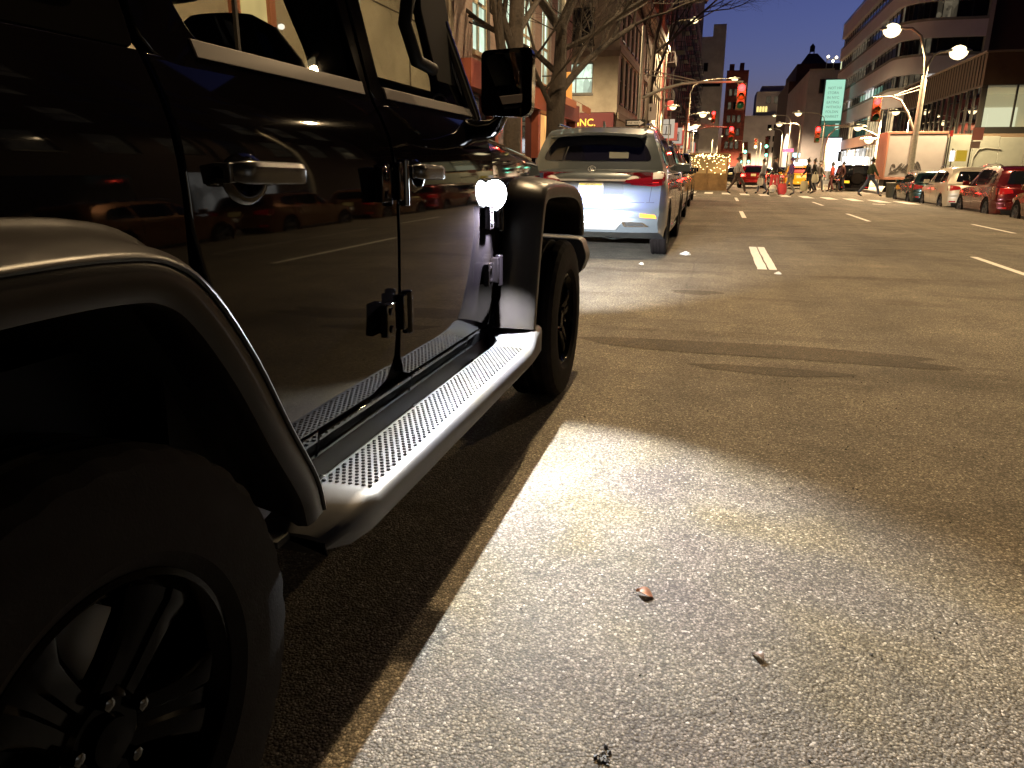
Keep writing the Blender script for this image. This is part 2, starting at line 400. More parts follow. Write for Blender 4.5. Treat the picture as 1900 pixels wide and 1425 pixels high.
# ------------------------------------------------------------------ the black off-road car beside the camera
JX = -1.63
JW = smooth_fn([(.40, .735), (.50, .762), (.60, .782), (.75, .791), (.95, .795), (1.10, .793), (1.17, .788), (1.22, .779), (1.26, .765), (1.29, .748), (1.32, .735), (1.80, .625), (1.9, .60)])
def build_offroader():
    root = thing('off_road_car', 'glossy black boxy four-door car filling the left, its side lamp shining and silver step lit', 'car', (JX, .64, 0))
    SIDES = (1, -1)
    def S(s, dx=0, k=JW):
        return lambda u, v, d: (JX + s * (k(v) + dx - d), u, v)
    FP = catmull([(-.06, .50), (.01, .66), (.11, .86), (.19, .965), (.32, 1.018), (.56, 1.030), (.74, 1.028), (.83, 1.010), (.90, .958), (.985, .842), (1.062, .704), (1.138, .575), (1.158, .50)], 4)
    FF = catmull([(2.90, .50), (2.93, .62), (3.00, .86), (3.05, .99), (3.10, 1.045), (3.20, 1.066), (3.5, 1.064), (3.78, 1.045), (3.93, 1.005), (4.01, .94), (4.045, .86), (4.055, .80)], 4)
    def Wf(y): return 1 if y < 2.8 else 1 - .19 * min(1, (y - 2.8) / 1.45)
    for s in SIDES:
        # rear quarter
        q = [(-.12, .62), (-.12, 1.315), (1.048, 1.315), (1.045, 1.08)] + [p for p in reversed(offset_path(FP, .03)) if p[0] < 1.04 and p[1] > .6]
        MB().panel(rpoly(q[:3], .0) + q[3:], S(s), .03, .25, .05).build('quarter_panel', CAR_BLACK, root, .004)
        # doors
        rd = [(1.062, 1.315), (1.059, 1.10), (1.058, 1.04), (1.075, .97), (1.12, .86), (1.19, .71), (1.25, .60), (1.31, .556), (1.40, .550), (1.74, .548), (1.82, .568), (1.862, .63), (1.885, .78), (1.893, 1.08), (1.885, 1.22), (1.873, 1.315)]
        d1 = MB().panel(rd, S(s), .03, .3, .045).build('door', CAR_BLACK, root, .006, seg=3)
        fd = [(1.886, 1.315), (1.898, 1.22), (1.906, 1.08), (1.898, .78), (1.90, .62), (1.94, .56), (1.99, .543), (2.72, .538), (2.79, .56), (2.808, .63), (2.815, 1.10), (2.80, 1.25), (2.74, 1.315)]
        d2 = MB().panel(fd, S(s), .03, .3, .045).build('door', CAR_BLACK, root, .006, seg=3)
        MB().panel([(1.0, .46), (1.0, 1.30), (2.85, 1.30), (2.85, .46)], S(s, -.045), .012, .4, .06).build('door_surround', mat('door_shut_black', (.006, .006, .006), .5), root)
        # rocker panel below the doors
        for a, b in ((1.30, 1.452), (1.456, 2.02), (2.024, 2.56), (2.564, 2.86)):
            MB().panel([(a, .47), (a, .534 if b > 2 else .545), (b, .528 if b > 2 else .545), (b, .47)], S(s, -.002), .02, .3, .03).build('rocker_panel', CAR_BLACK, root, .004)
        MB().panel([(1.15, .385), (1.15, .47), (2.95, .47), (2.95, .385)], lambda u, v, d: (JX + s * (.735 - d), u, v), .05, .5, .1).build('sill_flange', mat('dull_underbody_paint', (.030, .014, .012), .45), root, .004)
        # front side panel and fender
        fpn = [(2.824, .53), (2.824, 1.10), (2.81, 1.235), (4.24, 1.13), (4.24, .92), (4.10, .88)] + [p for p in reversed(offset_path(FF, .02))]
        MB().panel(fpn, lambda u, v, d: (JX + s * (JW(v) * Wf(u) - d), u, v), .03, .15, .05).build('fender_panel', CAR_BLACK, root, .004)
        # flares
        rear_prof = [(.068, .782), (.079, .806), (.082, .812), (.079, .818), (.070, .824), (.052, .850), (.020, .924), (.012, .934), (.010, .941), (.005, .9435), (.001, .941), (.001, .9365), (-.005, .941), (-.040, .940), (-.052, .934), (-.055, .915), (-.030, .86), (-.01, .78)]
        front_prof = [(.030, .775), (.040, .79), (.040, .82), (.032, .86), (.016, .918), (.006, .936), (0, .940), (-.006, .940), (-.030, .941), (-.048, .936), (-.052, .915), (-.03, .86), (-.01, .77)]
        for path, prof, fx in ((FP, rear_prof, False), (FF, front_prof, True)):
            m = MB(); rows = []
            offs = {d: offset_path(path, d) for d in set(a for a, b in prof)}
            for i in range(len(path)):
                fr = i / (len(path) - 1)
                kk = 1 if fx else .62 + .38 * min(1, max(0, (path[i][0] - .80) / .16))
                rows.append([(JX + s * (xl - (.10 * max(0, (path[i][0] - 3.1) / 1.0) * (1 if xl < .85 else 0) if fx else 0)), path[i][0] + (offs[d][i][0] - path[i][0]) * (kk if d > .03 else 1), path[i][1] + (offs[d][i][1] - path[i][1]) * (kk if d > .03 else 1)) for d, xl in prof])
            m.grid(rows, close=True); n = len(prof)
            m.f.append(tuple(range(n))); m.f.append(tuple(reversed(range(len(m.v) - n, len(m.v)))))
            m.build('fender_flare', FLARE, root, smooth=50)
            # wheel housing
            l = MB(); pin = offset_path(path, -.012)
            l.grid([[(JX + s * (x - (.08 if fx else 0)), p[0], p[1]) for x in (.45, .80, .90)] for p in pin])
            l.prism([p for p in pin], 'X', JX + s * .44, JX + s * .46)
            l.build('wheel_housing', UNDER, root, smooth=50)
        # door handles: grip bar, cup and lock
        for (ya, yb, door) in ((1.135, 1.375, d1), (1.945, 2.165, d2)):
            h = MB(); xs = .795
            rows = []
            for t in range(15):
                q = t / 14; y = ya + (yb - ya) * q; e = min(1, q / .16) * min(1, (1 - q) / .10); e = e ** .5 if e > 0 else 0
                out = .012 + .036 * e; hh = .013 + .008 * e
                z = 1.131 - .004 * q
                rows.append([(JX + s * (xs + a), y, z + b) for a, b in ((out - .022, -hh * .9), (out - .004, -hh), (out, -hh * .7), (out + .001, hh * .5), (out - .006, hh), (out - .024, hh * .9))])
            h.grid(rows, close=True); h.f.append(tuple(range(6))); h.f.append(tuple(range(len(h.v) - 6, len(h.v))))
            h.box((JX + s * (xs + .008), ya + .02, 1.130), (.035, .04, .034)); h.box((JX + s * (xs + .008), yb - .02, 1.128), (.035, .032, .034))
            hd = h.build('handle', mat('satin_black_handle', (.012, .011, .011), .25), door, .003, seg=3)
            c = MB(); rows = []
            for k in range(7):
                f = k / 6; rows.append([(JX + s * (xs - .002 + .006 * math.sin(f * math.pi)), (ya + .085) + (.07 * (1 - .55 * f)) * math.cos(t), 1.118 + (.046 * (1 - .55 * f)) * math.sin(t)) for t in [2 * math.pi * j / 28 for j in range(28)]])
            c.grid(rows, close=True); c.f.append(tuple(range(6 * 28, 7 * 28)))
            c.build('handle_cup', CAR_BLACK, door, smooth=60)
        # exposed hinges
        for (y, z, door) in ((1.80, 1.10, d1), (1.80, .752, d1), (2.715, .965, d2), (2.715, .752, d2)):
            h = MB(); gx = JW(z)
            yb = 1.888 if door is d1 else 2.812
            h.box((JX + s * (gx + .010), (y - .05 + yb) / 2 + .0, z), (.022, yb - y + .04, .075))
            h.box((JX + s * (gx + .020), y - .035, z), (.022, .05, .088)); h.box((JX + s * (gx + .020), yb - .035, z + .006), (.030, .026, .098))
            h.tube([(JX + s * (gx + .026), yb - .006, z - .058), (JX + s * (gx + .026), yb - .006, z + .062)], .0155, 16)
            h.box((JX + s * (gx + .010), yb + .030, z), (.026, .05, .070))
            for q in (-.024, .024):
                h.tube([(JX + s * (gx + .030), y - .035, z + q), (JX + s * (gx + .036), y - .035, z + q)], .011, 6)
                h.tube([(JX + s * (gx + .020), yb + .034, z + q), (JX + s * (gx + .027), yb + .034, z + q)], .009, 6)
            h.build('hinge', CAR_BLACK, door, .003)
        # upper door frames and glass
        def ring(outer, inner, name, m_, par, dx=0, th=.03, bev=.004):
            n = len(outer); m = MB(); f = S(s, dx)
            L_ = [[f(u, v, d) for u, v in pts] for pts, d in ((outer, 0), (inner, 0), (inner, th), (outer, th))]
            m.grid([[*l] for l in zip(*L_)] + [[l[0] for l in L_]], close=True)
            return m.build(name, m_, par, bev, smooth=40)
        wr = rpoly([(1.205, 1.335), (1.150, 1.46), (1.135, 1.765), (1.795, 1.765), (1.815, 1.50), (1.838, 1.332)], [.07, .05, .03, .03, .02, .03])
        wo_ = rpoly([(1.065, 1.300), (1.05, 1.46), (1.04, 1.805), (1.855, 1.805), (1.868, 1.50), (1.875, 1.300)], [.07, .05, .03, .03, .02, .03])
        ring(wo_, wr, 'window_frame', CAR_BLACK, d1)
        wf = rpoly([(1.961, 1.332), (1.955, 1.50), (1.95, 1.765), (2.425, 1.765), (2.56, 1.56), (2.715, 1.345)], [.05, .02, .03, .06, .01, .05])
        wfo = rpoly([(1.886, 1.300), (1.882, 1.50), (1.868, 1.805), (2.455, 1.805), (2.60, 1.58), (2.775, 1.300)], [.05, .02, .03, .06, .01, .05])
        ring(wfo, wf, 'window_frame', CAR_BLACK, d2)
        for poly, dr, g in ((wr, d1, GLASST), (wf, d2, GLASSC)):
            MB().panel(poly, S(s, -.012), 0, 1, .2).build('window_glass', g, dr)
        MB().panel([(1.19, 1.322), (1.185, 1.352), (1.84, 1.350), (1.84, 1.320)], S(s, .004), .012, .5, .05).build('belt_moulding', mat('belt_rubber', (.065, .052, .045), .6, spec=.3), d1, .002)
        MB().panel([(1.97, 1.320), (1.97, 1.350), (2.72, 1.350), (2.74, 1.322)], S(s, .004), .012, .5, .05).build('belt_moulding', mat('belt_rubber', (.065, .052, .045), .6, spec=.3), d2, .002)
        MB().box2((JX + s * .722, 1.338, 1.34), (JX + s * .715, 1.346, 1.60)).box2((JX + s * .715, 1.336, 1.55), (JX + s * .665, 1.348, 1.77)).build('window_divider', mat('divider_grey', (.10, .085, .06), .6), d1)
        # hardtop side with its window
        to = rpoly([(-.14, 1.315), (-.06, 1.805), (1.03, 1.805), (1.045, 1.315)], .02); ti = rpoly([(.02, 1.40), (.06, 1.74), (.90, 1.74), (.92, 1.40)], .02)
        ring(to, ti, 'hardtop_side', mat('hardtop_texture', (.004, .0035, .0035), .5, bump=(600, .25, .001), spec=.0), root, 0)
        MB().panel(rpoly([(-.02, 1.36), (.03, 1.765), (.95, 1.765), (.965, 1.36)], .05), S(s, .004), .005, 1, .2).build('quarter_glass', mat('dark_tinted_glass', (.004, .003, .003), .05, spec=.15), root)
        # running board
        secs = [(1.225, .735, .90, .400), (1.27, .76, .945, .437), (1.33, .80, .958, .460), (1.37, .80, .961, .452), (2.78, .80, .961, .452), (2.84, .80, .960, .462), (2.90, .74, .957, .497), (3.02, .735, .948, .500), (3.09, .735, .925, .455), (3.10, .735, .90, .42)]
        m = MB(); rows = []
        for (y, xi, xo, zt) in secs:
            rows.append([(JX + s * a, y, b) for a, b in ((xi, .36), (xi, zt - .002), (xi + .02, zt), (xo - .040, zt), (xo - .016, zt - .004), (xo - .003, zt - .016), (xo, zt - .030), (xo - .002, .385), (xo - .012, .368), (xo - .04, .358))])
        m.grid(rows, close=True); m.f.append(tuple(range(10))); m.f.append(tuple(range(len(m.v) - 10, len(m.v))))
        MB().box2((JX + s * .73, 1.18, .385), (JX + s * .815, 3.06, .40)).build('light_leak_strip', UNDER, root)  # added dark strip, stops lamp light leaking between step and body
        rb = m.build('running_board', ALU, root, .0025, smooth=40)
        if s == 1:
            t = MB(); k = 0; y = 1.385
            while y < 2.765:
                for j in range(9):
                    x = .812 + j * .0165 + (.00825 if k % 2 else 0)
                    if x > .930: continue
                    c = (JX + s * x, y)
                    ring_ = [(c[0] + .0056 * math.cos(a), c[1] + .0066 * math.sin(a)) for a in [2 * math.pi * i / 8 for i in range(8)]]
                    t.v += [(p[0], p[1], .4515) for p in ring_] + [(c[0] + (p[0] - c[0]) * .6, c[1] + (p[1] - c[1]) * .6, .4555) for p in ring_]
                    o_ = len(t.v) - 16
                    t.f += [(o_ + i, o_ + (i + 1) % 8, o_ + 8 + (i + 1) % 8, o_ + 8 + i) for i in range(8)] + [tuple(o_ + 8 + i for i in range(8))]
                y += .0165; k += 1
            t.build('grip_studs', mat('rubber_studs', (.012, .012, .014), .45), rb, smooth=30, fix=False)
        for y in (1.5, 2.1, 2.7):
            MB().tube([(JX + s * .60, y, .42), (JX + s * .82, y, .372)], .018, 8).build('step_bracket', UNDER, rb)
        # mirror
        m = MB(); m.panel(rpoly([(JX + s * .868, 1.305), (JX + s * .868, 1.500), (JX + s * 1.036, 1.507), (JX + s * 1.036, 1.318), (JX + s * 1.01, 1.30)], .022), lambda u, v, d: (u, 2.40 + (.035 - .04 * (abs(u - (JX + s * .95)) / .085) ** 2 - .02 * (abs(v - 1.405) / .1) ** 2 + .055 if d else 0) + .02, v), 1, .03, .03)
        mir = m.build('side_mirror', CAR_BLACK, root, .008, seg=3)
        MB().panel(rpoly([(JX + s * .884, 1.322), (JX + s * .884, 1.486), (JX + s * 1.008, 1.490), (JX + s * 1.008, 1.326)], .024), lambda u, v, d: (u, 2.414 - (u - (JX + s * .95)) * .16 * s - (v - 1.4) * .07 + d, v), .003, .2, .2).build('mirror_glass', mat('mirror_silver', (.75, .77, .8), .02, metal=1), mir)
        a = MB(); rows = []
        for (x, y, z, hy, hz) in ((.735, 2.66, 1.275, .075, .040), (.80, 2.63, 1.268, .065, .036), (.865, 2.56, 1.272, .05, .032), (.915, 2.49, 1.295, .042, .028), (.945, 2.46, 1.325, .035, .022)):
            rows.append([(JX + s * x, y + hy * math.cos(t), z + hz * math.sin(t)) for t in [2 * math.pi * i / 16 for i in range(16)]])
        a.grid(rows, close=True); a.f.append(tuple(range(16))); a.f.append(tuple(range(64, 80)))
        a.build('mirror_arm', CAR_BLACK, mir, smooth=60)
        # windscreen pillar
        MB().tube([(JX + s * .725, 2.80, 1.245), (JX + s * .715, 2.76, 1.33), (JX + s * .655, 2.52, 1.68), (JX + s * .63, 2.42, 1.83)], [.042, .038, .034, .034], 12).build('windscreen_pillar', CAR_BLACK, root, smooth=60)
        # grab handle inside the pillar
        INT = mat('interior_black', (.003, .003, .0035), .6, spec=.1)
        if s == 1:
            g = MB(); g.tube([(JX + .69, 2.36, 1.72), (JX + .70, 2.235, 1.62), (JX + .70, 2.205, 1.55), (JX + .70, 2.29, 1.458), (JX + .70, 2.43, 1.45)], [.024, .022, .021, .021, .02], 10)
            g.build('grab_handle', INT, root, smooth=60)
        MB().panel(rpoly([(2.38, 1.80), (2.33, 1.62), (2.43, 1.475), (2.475, 1.41), (2.48, 1.33), (2.72, 1.33), (2.66, 1.5), (2.56, 1.68), (2.5, 1.80)], .02), lambda u, v, d: (JX + s * (.70 - d), u, v), .03, 1, 1).build('pillar_trim', INT, root, .004)
        MB().panel(rpoly([(1.675, 1.0), (1.675, 1.31), (1.665, 1.40), (1.625, 1.47), (1.585, 1.56), (1.56, 1.80), (1.93, 1.80), (1.93, 1.0)], .03), lambda u, v, d: (JX + s * (.71 - (v - 1.3) * .16 - d), u, v), .02, 1, .1).build('roll_bar', INT, root, .01)
        MB().box2((JX + s * .70, 1.97, 1.15), (JX + s * .67, 2.62, 1.385)).build('door_trim', INT, root, .02)
        if s == 1:
            v_ = MB(); rows = []
            for k in range(25):
                a = 2 * math.pi * k / 24; rows.append([(JX + .702 + .003 * math.sin(b), 2.49 + (.085 + .004 * math.cos(b)) * math.cos(a), 1.335 + (.043 + .004 * math.cos(b)) * math.sin(a)) for b in [2 * math.pi * j / 6 for j in range(6)]])
            v_.grid(rows, close=True); v_.build('speaker_ring', mat('dim_ring', (.10, .10, .11), .3), root)
        # headlamp
        m = MB(); m.lathe([(4.26, .001), (4.27, .05), (4.262, .085), (4.25, .09), (4.20, .09)], (JX + s * .52, 0, 1.0), 'Y', 32)
        m.build('headlight', emis('headlamp_glow', (.85, .92, 1), 8), root, smooth=50)
    # tub, hood, roof, ends
    MB().box2((JX - .70, -.05, .42), (JX + .70, 2.85, .50)).box2((JX - .42, -.1, .36), (JX - .34, 4.3, .46)).box2((JX + .34, -.1, .36), (JX + .42, 4.3, .46)).box2((JX - .40, 2.85, .45), (JX + .40, 4.2, 1.0)).build('underbody', UNDER, root)
    m = MB(); rows = []
    for i in range(15):
        y = 2.80 + 1.46 * i / 14; hw = .762 * Wf(y) + .01; zc = 1.285 - .065 * (i / 14) ** 1.3; ze = 1.205 - .085 * (i / 14)
        row = []
        for q in (-1, -.995, -.97, -.92, -.84, -.7, -.45, -.2, 0, .2, .45, .7, .84, .92, .97, .995, 1):
            dz = {1: 0, .995: .03, .97: .052, .92: .066, .84: .072}.get(abs(q), None)
            z = ze + dz * (zc - ze) / .08 if dz is not None else zc - .012 * abs(q) ** 2 + (.014 if abs(q) < .5 else 0)
            row.append((JX + q * hw, y, z))
        rows.append(row)
    m.grid(rows); m.build('hood', CAR_BLACK, root, smooth=50)
    MB().box2((JX - .72, 2.66, 1.12), (JX + .72, 2.82, 1.255)).build('cowl', CAR_BLACK, root, .02)
    # grille with seven slots
    m = MB(); m.box2((JX - .62, 4.22, .80), (JX + .62, 4.24, 1.20))
    for k in range(8):
        x = JX - .30 + k * .0857; m.box2((x - .014, 4.24, .84), (x + .014, 4.275, 1.16))
    m.box2((JX - .62, 4.24, 1.16), (JX + .62, 4.275, 1.20)).box2((JX - .62, 4.24, .80), (JX + .62, 4.275, .84)).box2((JX - .62, 4.24, .84), (JX - .314, 4.262, .90)).box2((JX + .314, 4.24, .84), (JX + .62, 4.262, .90))
    m.build('grille', CAR_BLACK, root, .004)
    m = MB(); m.panel(rpoly([(-.90, .56), (-.94, .66), (-.90, .76), (.90, .76), (.94, .66), (.90, .56)], .03), lambda u, v, d: (JX + u, 4.50 - .16 * (abs(u) / .9) ** 3 - (.14 if d else 0), v), 1, .1, .1)
    m.build('front_bumper', mat('grey_bumper_plastic', (.03, .03, .032), .45), root, .01)
    m = MB(); m.box2((JX - .85, -.24, .52), (JX + .85, -.10, .72)).build('rear_bumper', FLARE, root, .03)
    MB().box2((JX - .74, -.12, .62), (JX + .74, -.08, 1.31)).build('tailgate', CAR_BLACK, root, .02)
    MB().lathe([(-.36, .001), (-.36, .2), (-.345, .36), (-.28, .39), (-.20, .39), (-.14, .34), (-.13, .001)], (JX + .1, 0, 1.0), 'Y', 40).build('spare_wheel', RUBBER, root)
    m = MB(); rows = []
    for y, z in ((-.12, 1.79), (-.10, 1.835), (0, 1.862), (1.2, 1.872), (2.2, 1.866), (2.42, 1.845), (2.47, 1.80)):
        rows.append([(JX + x, y, zz) for x, zz in ((-.655, z - .045), (-.648, z - .012), (-.60, z - .002), (-.3, z), (0, z + .004), (.3, z), (.60, z - .002), (.648, z - .012), (.655, z - .045))])
    m.grid(rows); m.build('hardtop_roof', MATS['hardtop_texture'], root, smooth=50)
    MB().box2((JX - .62, -.08, 1.33), (JX + .62, -.06, 1.79)).build('rear_glass', DGLASS, root)
    m = MB(); m.add([(JX - .69, 2.735, 1.31), (JX + .69, 2.735, 1.31), (JX + .61, 2.43, 1.80), (JX - .61, 2.43, 1.80)], [(0, 1, 2, 3)]); m.build('windscreen', GLASSC, root)
    MB().tube([(JX - .69, 2.77, 1.29), (JX + .69, 2.77, 1.29)], .035, 10).tube([(JX - .62, 2.43, 1.815), (JX + .62, 2.43, 1.815)], .035, 10).build('windscreen_frame', CAR_BLACK, root)
    m = MB(); m.prism([(2.44, 1.02), (2.46, 1.34), (2.54, 1.385), (2.64, 1.38), (2.72, 1.30), (2.74, 1.0)], 'X', JX - .66, JX + .66).build('dashboard', DARKP, root, .02)
    m = MB(); rows = []
    for k in range(33):
        a = 2 * math.pi * k / 32; c = Vector((JX - .36, 2.26, 1.27)); rad = Vector((math.cos(a), -math.sin(a) * .35, math.sin(a) * .94)) * .185
        rows.append([tuple(c + rad * (1 + .075 * math.cos(b)) + Vector((0, .014 * math.sin(b), 0))) for b in [2 * math.pi * j / 8 for j in range(8)]])
    m.grid(rows, close=True); m.tube([(JX - .52, 2.26, 1.27), (JX - .20, 2.26, 1.27)], .02, 8).tube([(JX - .36, 2.24, 1.20), (JX - .36, 2.42, 1.12)], .03, 8).build('steering_wheel', mat('black_leather', (.008, .008, .009), .5, spec=.2), root, smooth=50)
    for x in (-.36, .36):
        for (y, ri, zz_, hb) in ((1.97, .10, .07, .20), (.62, .06, 0, .12)):
            m = MB(); rows = []
            for i, (z, hw, th) in enumerate(((.80, .24, .10), (.95, .255, .11), (1.12, .25, .10), (1.26, .235, .085), (1.35, .205, .07), (1.41, .15, .055), (1.435, .09, .04))):
                yy = y - (z - .8) * .30; z += max(0, z - 1.1) / .33 * zz_
                rows.append([(JX + x + .02 + hw * math.cos(t), yy + th * math.sin(t), z) for t in [2 * math.pi * j / 20 for j in range(20)]])
            m.grid(rows, close=True); m.f.append(tuple(range(20))); m.f.append(tuple(range(6 * 20, 7 * 20)))
            m.box((JX + x, y + .22, .76), (.5, .52, .16))
            st = m.build('seat', mat('black_leather', (.008, .008, .009), .5, spec=.2), root, .0, smooth=60)
            m = MB(); rows = []
            for z, hw, th in ((1.42, .10, .04), (1.44, .13, .05), (1.52, .14, .055), (1.58, .12, .05), (1.61, .08, .03)):
                rows.append([(JX + x + hw * math.cos(t), y - .19 - hb + th * math.sin(t), z + zz_ * 1.2) for t in [2 * math.pi * j / 16 for j in range(16)]])
            m.grid(rows, close=True); m.f.append(tuple(range(16))); m.f.append(tuple(range(64, 80)))
            m.build('headrest', MATS['black_leather'], st, smooth=60)
    for x, s in ((JX + .815, 1), (JX - .815, -1)):
        for y in (.64, 3.66):
            wheel_parts(root, (x, y, .40), s, rot0=52 if y < 1 else 20)
    MB().tube([(JX - .7, .64, .40), (JX + .7, .64, .40)], .045, 12).tube([(JX - .7, 3.66, .40), (JX + .7, 3.66, .40)], .045, 12).build('axle', UNDER, root)
    # side lamp: bracket, housing and lens, with its own light
    m = MB(); m.lathe([(-.03, .001), (-.03, .045), (-.012, .062), (.012, .066), (.016, .060), (.016, .001)], (0, 0, 0), 'X', 28)
    T = Matrix.Translation((JX + .800, 2.752, 1.045)) @ Matrix.Rotation(R(-42), 4, 'Z') @ Matrix.Rotation(R(12), 4, 'Y')
    hm = MB(); hm.v = [tuple(T @ Vector(v)) for v in m.v]; hm.f = m.f
    hm.box((JX + .80, 2.785, 1.03), (.04, .03, .03))
    sl = hm.build('side_lamp', DARKP, root, smooth=40)
    m = MB(); m.lathe([(.016, .060), (.024, .054), (.034, .034), (.038, .001)], (0, 0, 0), 'X', 28)
    hm = MB(); hm.v = [tuple(T @ Vector(v)) for v in m.v]; hm.f = m.f
    hm.build('lamp_lens', emis('side_lamp_led', (.86, .93, 1), 60), sl, smooth=60)
    lb = lamp_light('side_lamp_beam', (JX + .878, 2.710, 1.03), 520, (1, 1, 1), .008, spot=120, aim=(-.0, -.60, -1.035), blend=.38, parent=root)
    lb.data.use_nodes = True; n = lb.data.node_tree; em = n.nodes['Emission']; tc = n.nodes.new('ShaderNodeTexCoord'); nz = n.nodes.new('ShaderNodeTexNoise')
    nz.inputs['Scale'].default_value = 4.5; nz.inputs['Detail'].default_value = 2; cr = n.nodes.new('ShaderNodeValToRGB'); e = cr.color_ramp.elements
    e[0].position = .32; e[0].color = (.88, .89, 1, 1); e[1].position = .68; e[1].color = (1, .97, .80, 1); q = e.new(.5); q.color = (.93, .97, 1, 1)
    n.links.new(tc.outputs['Normal'], nz.inputs['Vector']); n.links.new(nz.outputs[0], cr.inputs[0]); n.links.new(cr.outputs[0], em.inputs[0])
    # headlight beams with the cutoff of a low beam: a shield inside each housing
    for s in (1, -1):
        x = JX + s * .52
        lamp_light('headlight_beam', (x, 4.285, 1.005), 5600, (.93, .97, 1), .0005, spot=66, aim=(-.05, 1, -.03), blend=1, parent=root)
        lamp_light('headlight_fringe', (x, 4.285, 1.0054), 4500, (.03, .05, 1), .0005, spot=30, aim=(-.04, 1, .17), blend=.15, parent=root)
        MB().box2((x - .12, 4.335, 1.0043), (x + .12, 4.345, 1.12)).build('beam_shield', DARKP, root)
    return root
jeep = build_offroader()

# ------------------------------------------------------------------ ground
ASP = asphalt()
def crown(x): return gz(x)
m = MB(); rows = []
ys = [-60, -20, -5, 0, 5, 10, 20, 31, 45, 80, 150, 300, 700]
for y in ys: rows.append([(x, y, gz(x)) for x in (-2.95, -1, 1, 3, 5, 7, 8.9)])
m.grid(rows); setting(m.build('road', ASP), 'worn asphalt avenue, dusty and patched')
m = MB()
m.grid([[(x, y, -.06) for x in (-400, -100, -2.9)] for y in (-60, 0, 31, 43, 700)])
m.grid([[(x, y, -.16) for x in (8.8, 100, 400)] for y in (-60, 0, 31, 43, 700)])
setting(m.build('ground', ASP), 'dark ground beyond the kerbs')
def pavement(x0, x1, y0, y1, z0, kerb_x):
    m = MB(); m.box2((x0, y0, z0 - .3), (x1, y1, z0 + .13)); setting(m.build('pavement', CONC, bevel=.01), 'concrete pavement')
    k = MB(); d = .15 if kerb_x > 0 else -.15
    k.box2((kerb_x, y0, z0 - .3), (kerb_x + (-.15 if kerb_x > 0 else .15), y1, z0 + .135)); setting(k.build('kerb', KERB, bevel=.012), 'granite kerb')
pavement(-12, -3.1, -60, 31, 0, -3.1); pavement(-12, -3.1, 44, 700, 0, -3.1)
pavement(9.0, 18, -60, 30, -.1, 9.0); pavement(9.0, 18, 46, 700, -.1, 9.0)
# markings
def paint(x0, x1, y0, y1, y0b=None, y1b=None, par=None, grow=True):
    y0b = y0 if y0b is None else y0b; y1b = y1 if y1b is None else y1b
    return MB().add([(x0, y0, gz(x0) + .004), (x1, y0b, gz(x1) + .004), (x1, y1b, gz(x1) + .004), (x0, y1, gz(x0) + .004)], [(0, 1, 2, 3)])
def mark(mb, name, lab=None):
    o = mb.build(name, WHITE_P); o['kind'] = 'structure'
    if lab: o['label'] = lab
    return o
WORN = mat('worn_road_paint', (.30, .28, .25), .7, var=(30, .5))
for (a, b) in ((.535, .645), (.665, .76)):
    m = MB(); n = 14
    pts = [(a + random.uniform(0, .01), 9.3 + 2.8 * i / n) for i in range(n + 1)]
    m.grid([[(a + random.uniform(-.006, .006), y, .004), (b + random.uniform(-.006, .006), y, .004)] for _, y in pts]); mark(m, 'lane_dash', 'short double white lane dash')
mark(paint(.64, .75, 19.6, 22.8), 'lane_dash'); mark(paint(.72, .83, 30.5, 34.2), 'lane_dash')
mark(paint(3.50, 3.60, 8.0, 11.75), 'lane_dash'); mark(paint(3.5, 3.6, 19.5, 22.8), 'lane_dash'); mark(paint(3.5, 3.6, 28, 31), 'lane_dash'); 
mark(paint(5.84, 5.94, 17.3, 20), 'lane_line'); m = paint(5.9, 5.97, 10, 15.5); o = m.build('lane_line', WORN); o['kind'] = 'structure'
def sl(x, b): return b - .72 * (x - .1) if x < 6.2 else b - .72 * 6.1
mark(paint(-1.0, 6.2, sl(-1, 35.1), sl(6.2, 35.1), sl(6.2, 35.1), sl(6.2, 35.45)).add([], []), 'stop_line') if False else None
m = MB(); m.add([(-1.5, sl(-1.5, 35.1), .004), (6.1, sl(6.1, 35.1), gz(6.1) + .004), (6.1, sl(6.1, 35.5), gz(6.1) + .004), (-1.5, sl(-1.5, 35.5), .004)], [(0, 1, 2, 3)])
mark(m, 'stop_line', 'thin white stop line before the crossing')
m = MB(); k = 0; x = -2.4
cw = MB()
while x < 8.2:
    y0 = 39.9 - .95 * (x - .4) - 1.2; cw.add([(x, y0, gz(x) + .004), (x + .42, y0 - .2, gz(x) + .004), (x + .42, y0 + 2.6, gz(x) + .004), (x, y0 + 2.8, gz(x) + .004)], [(0, 1, 2, 3)])
    x += .87
mark(cw, 'crosswalk_stripes', 'row of white crosswalk bars')
m = MB(); m.add([(4.9, 31.2, gz(5) + .004), (5.0, 31.2, gz(5) + .004), (5.6, 36, gz(5) + .004), (5.5, 36, gz(5) + .004)], [(0, 1, 2, 3)]); 

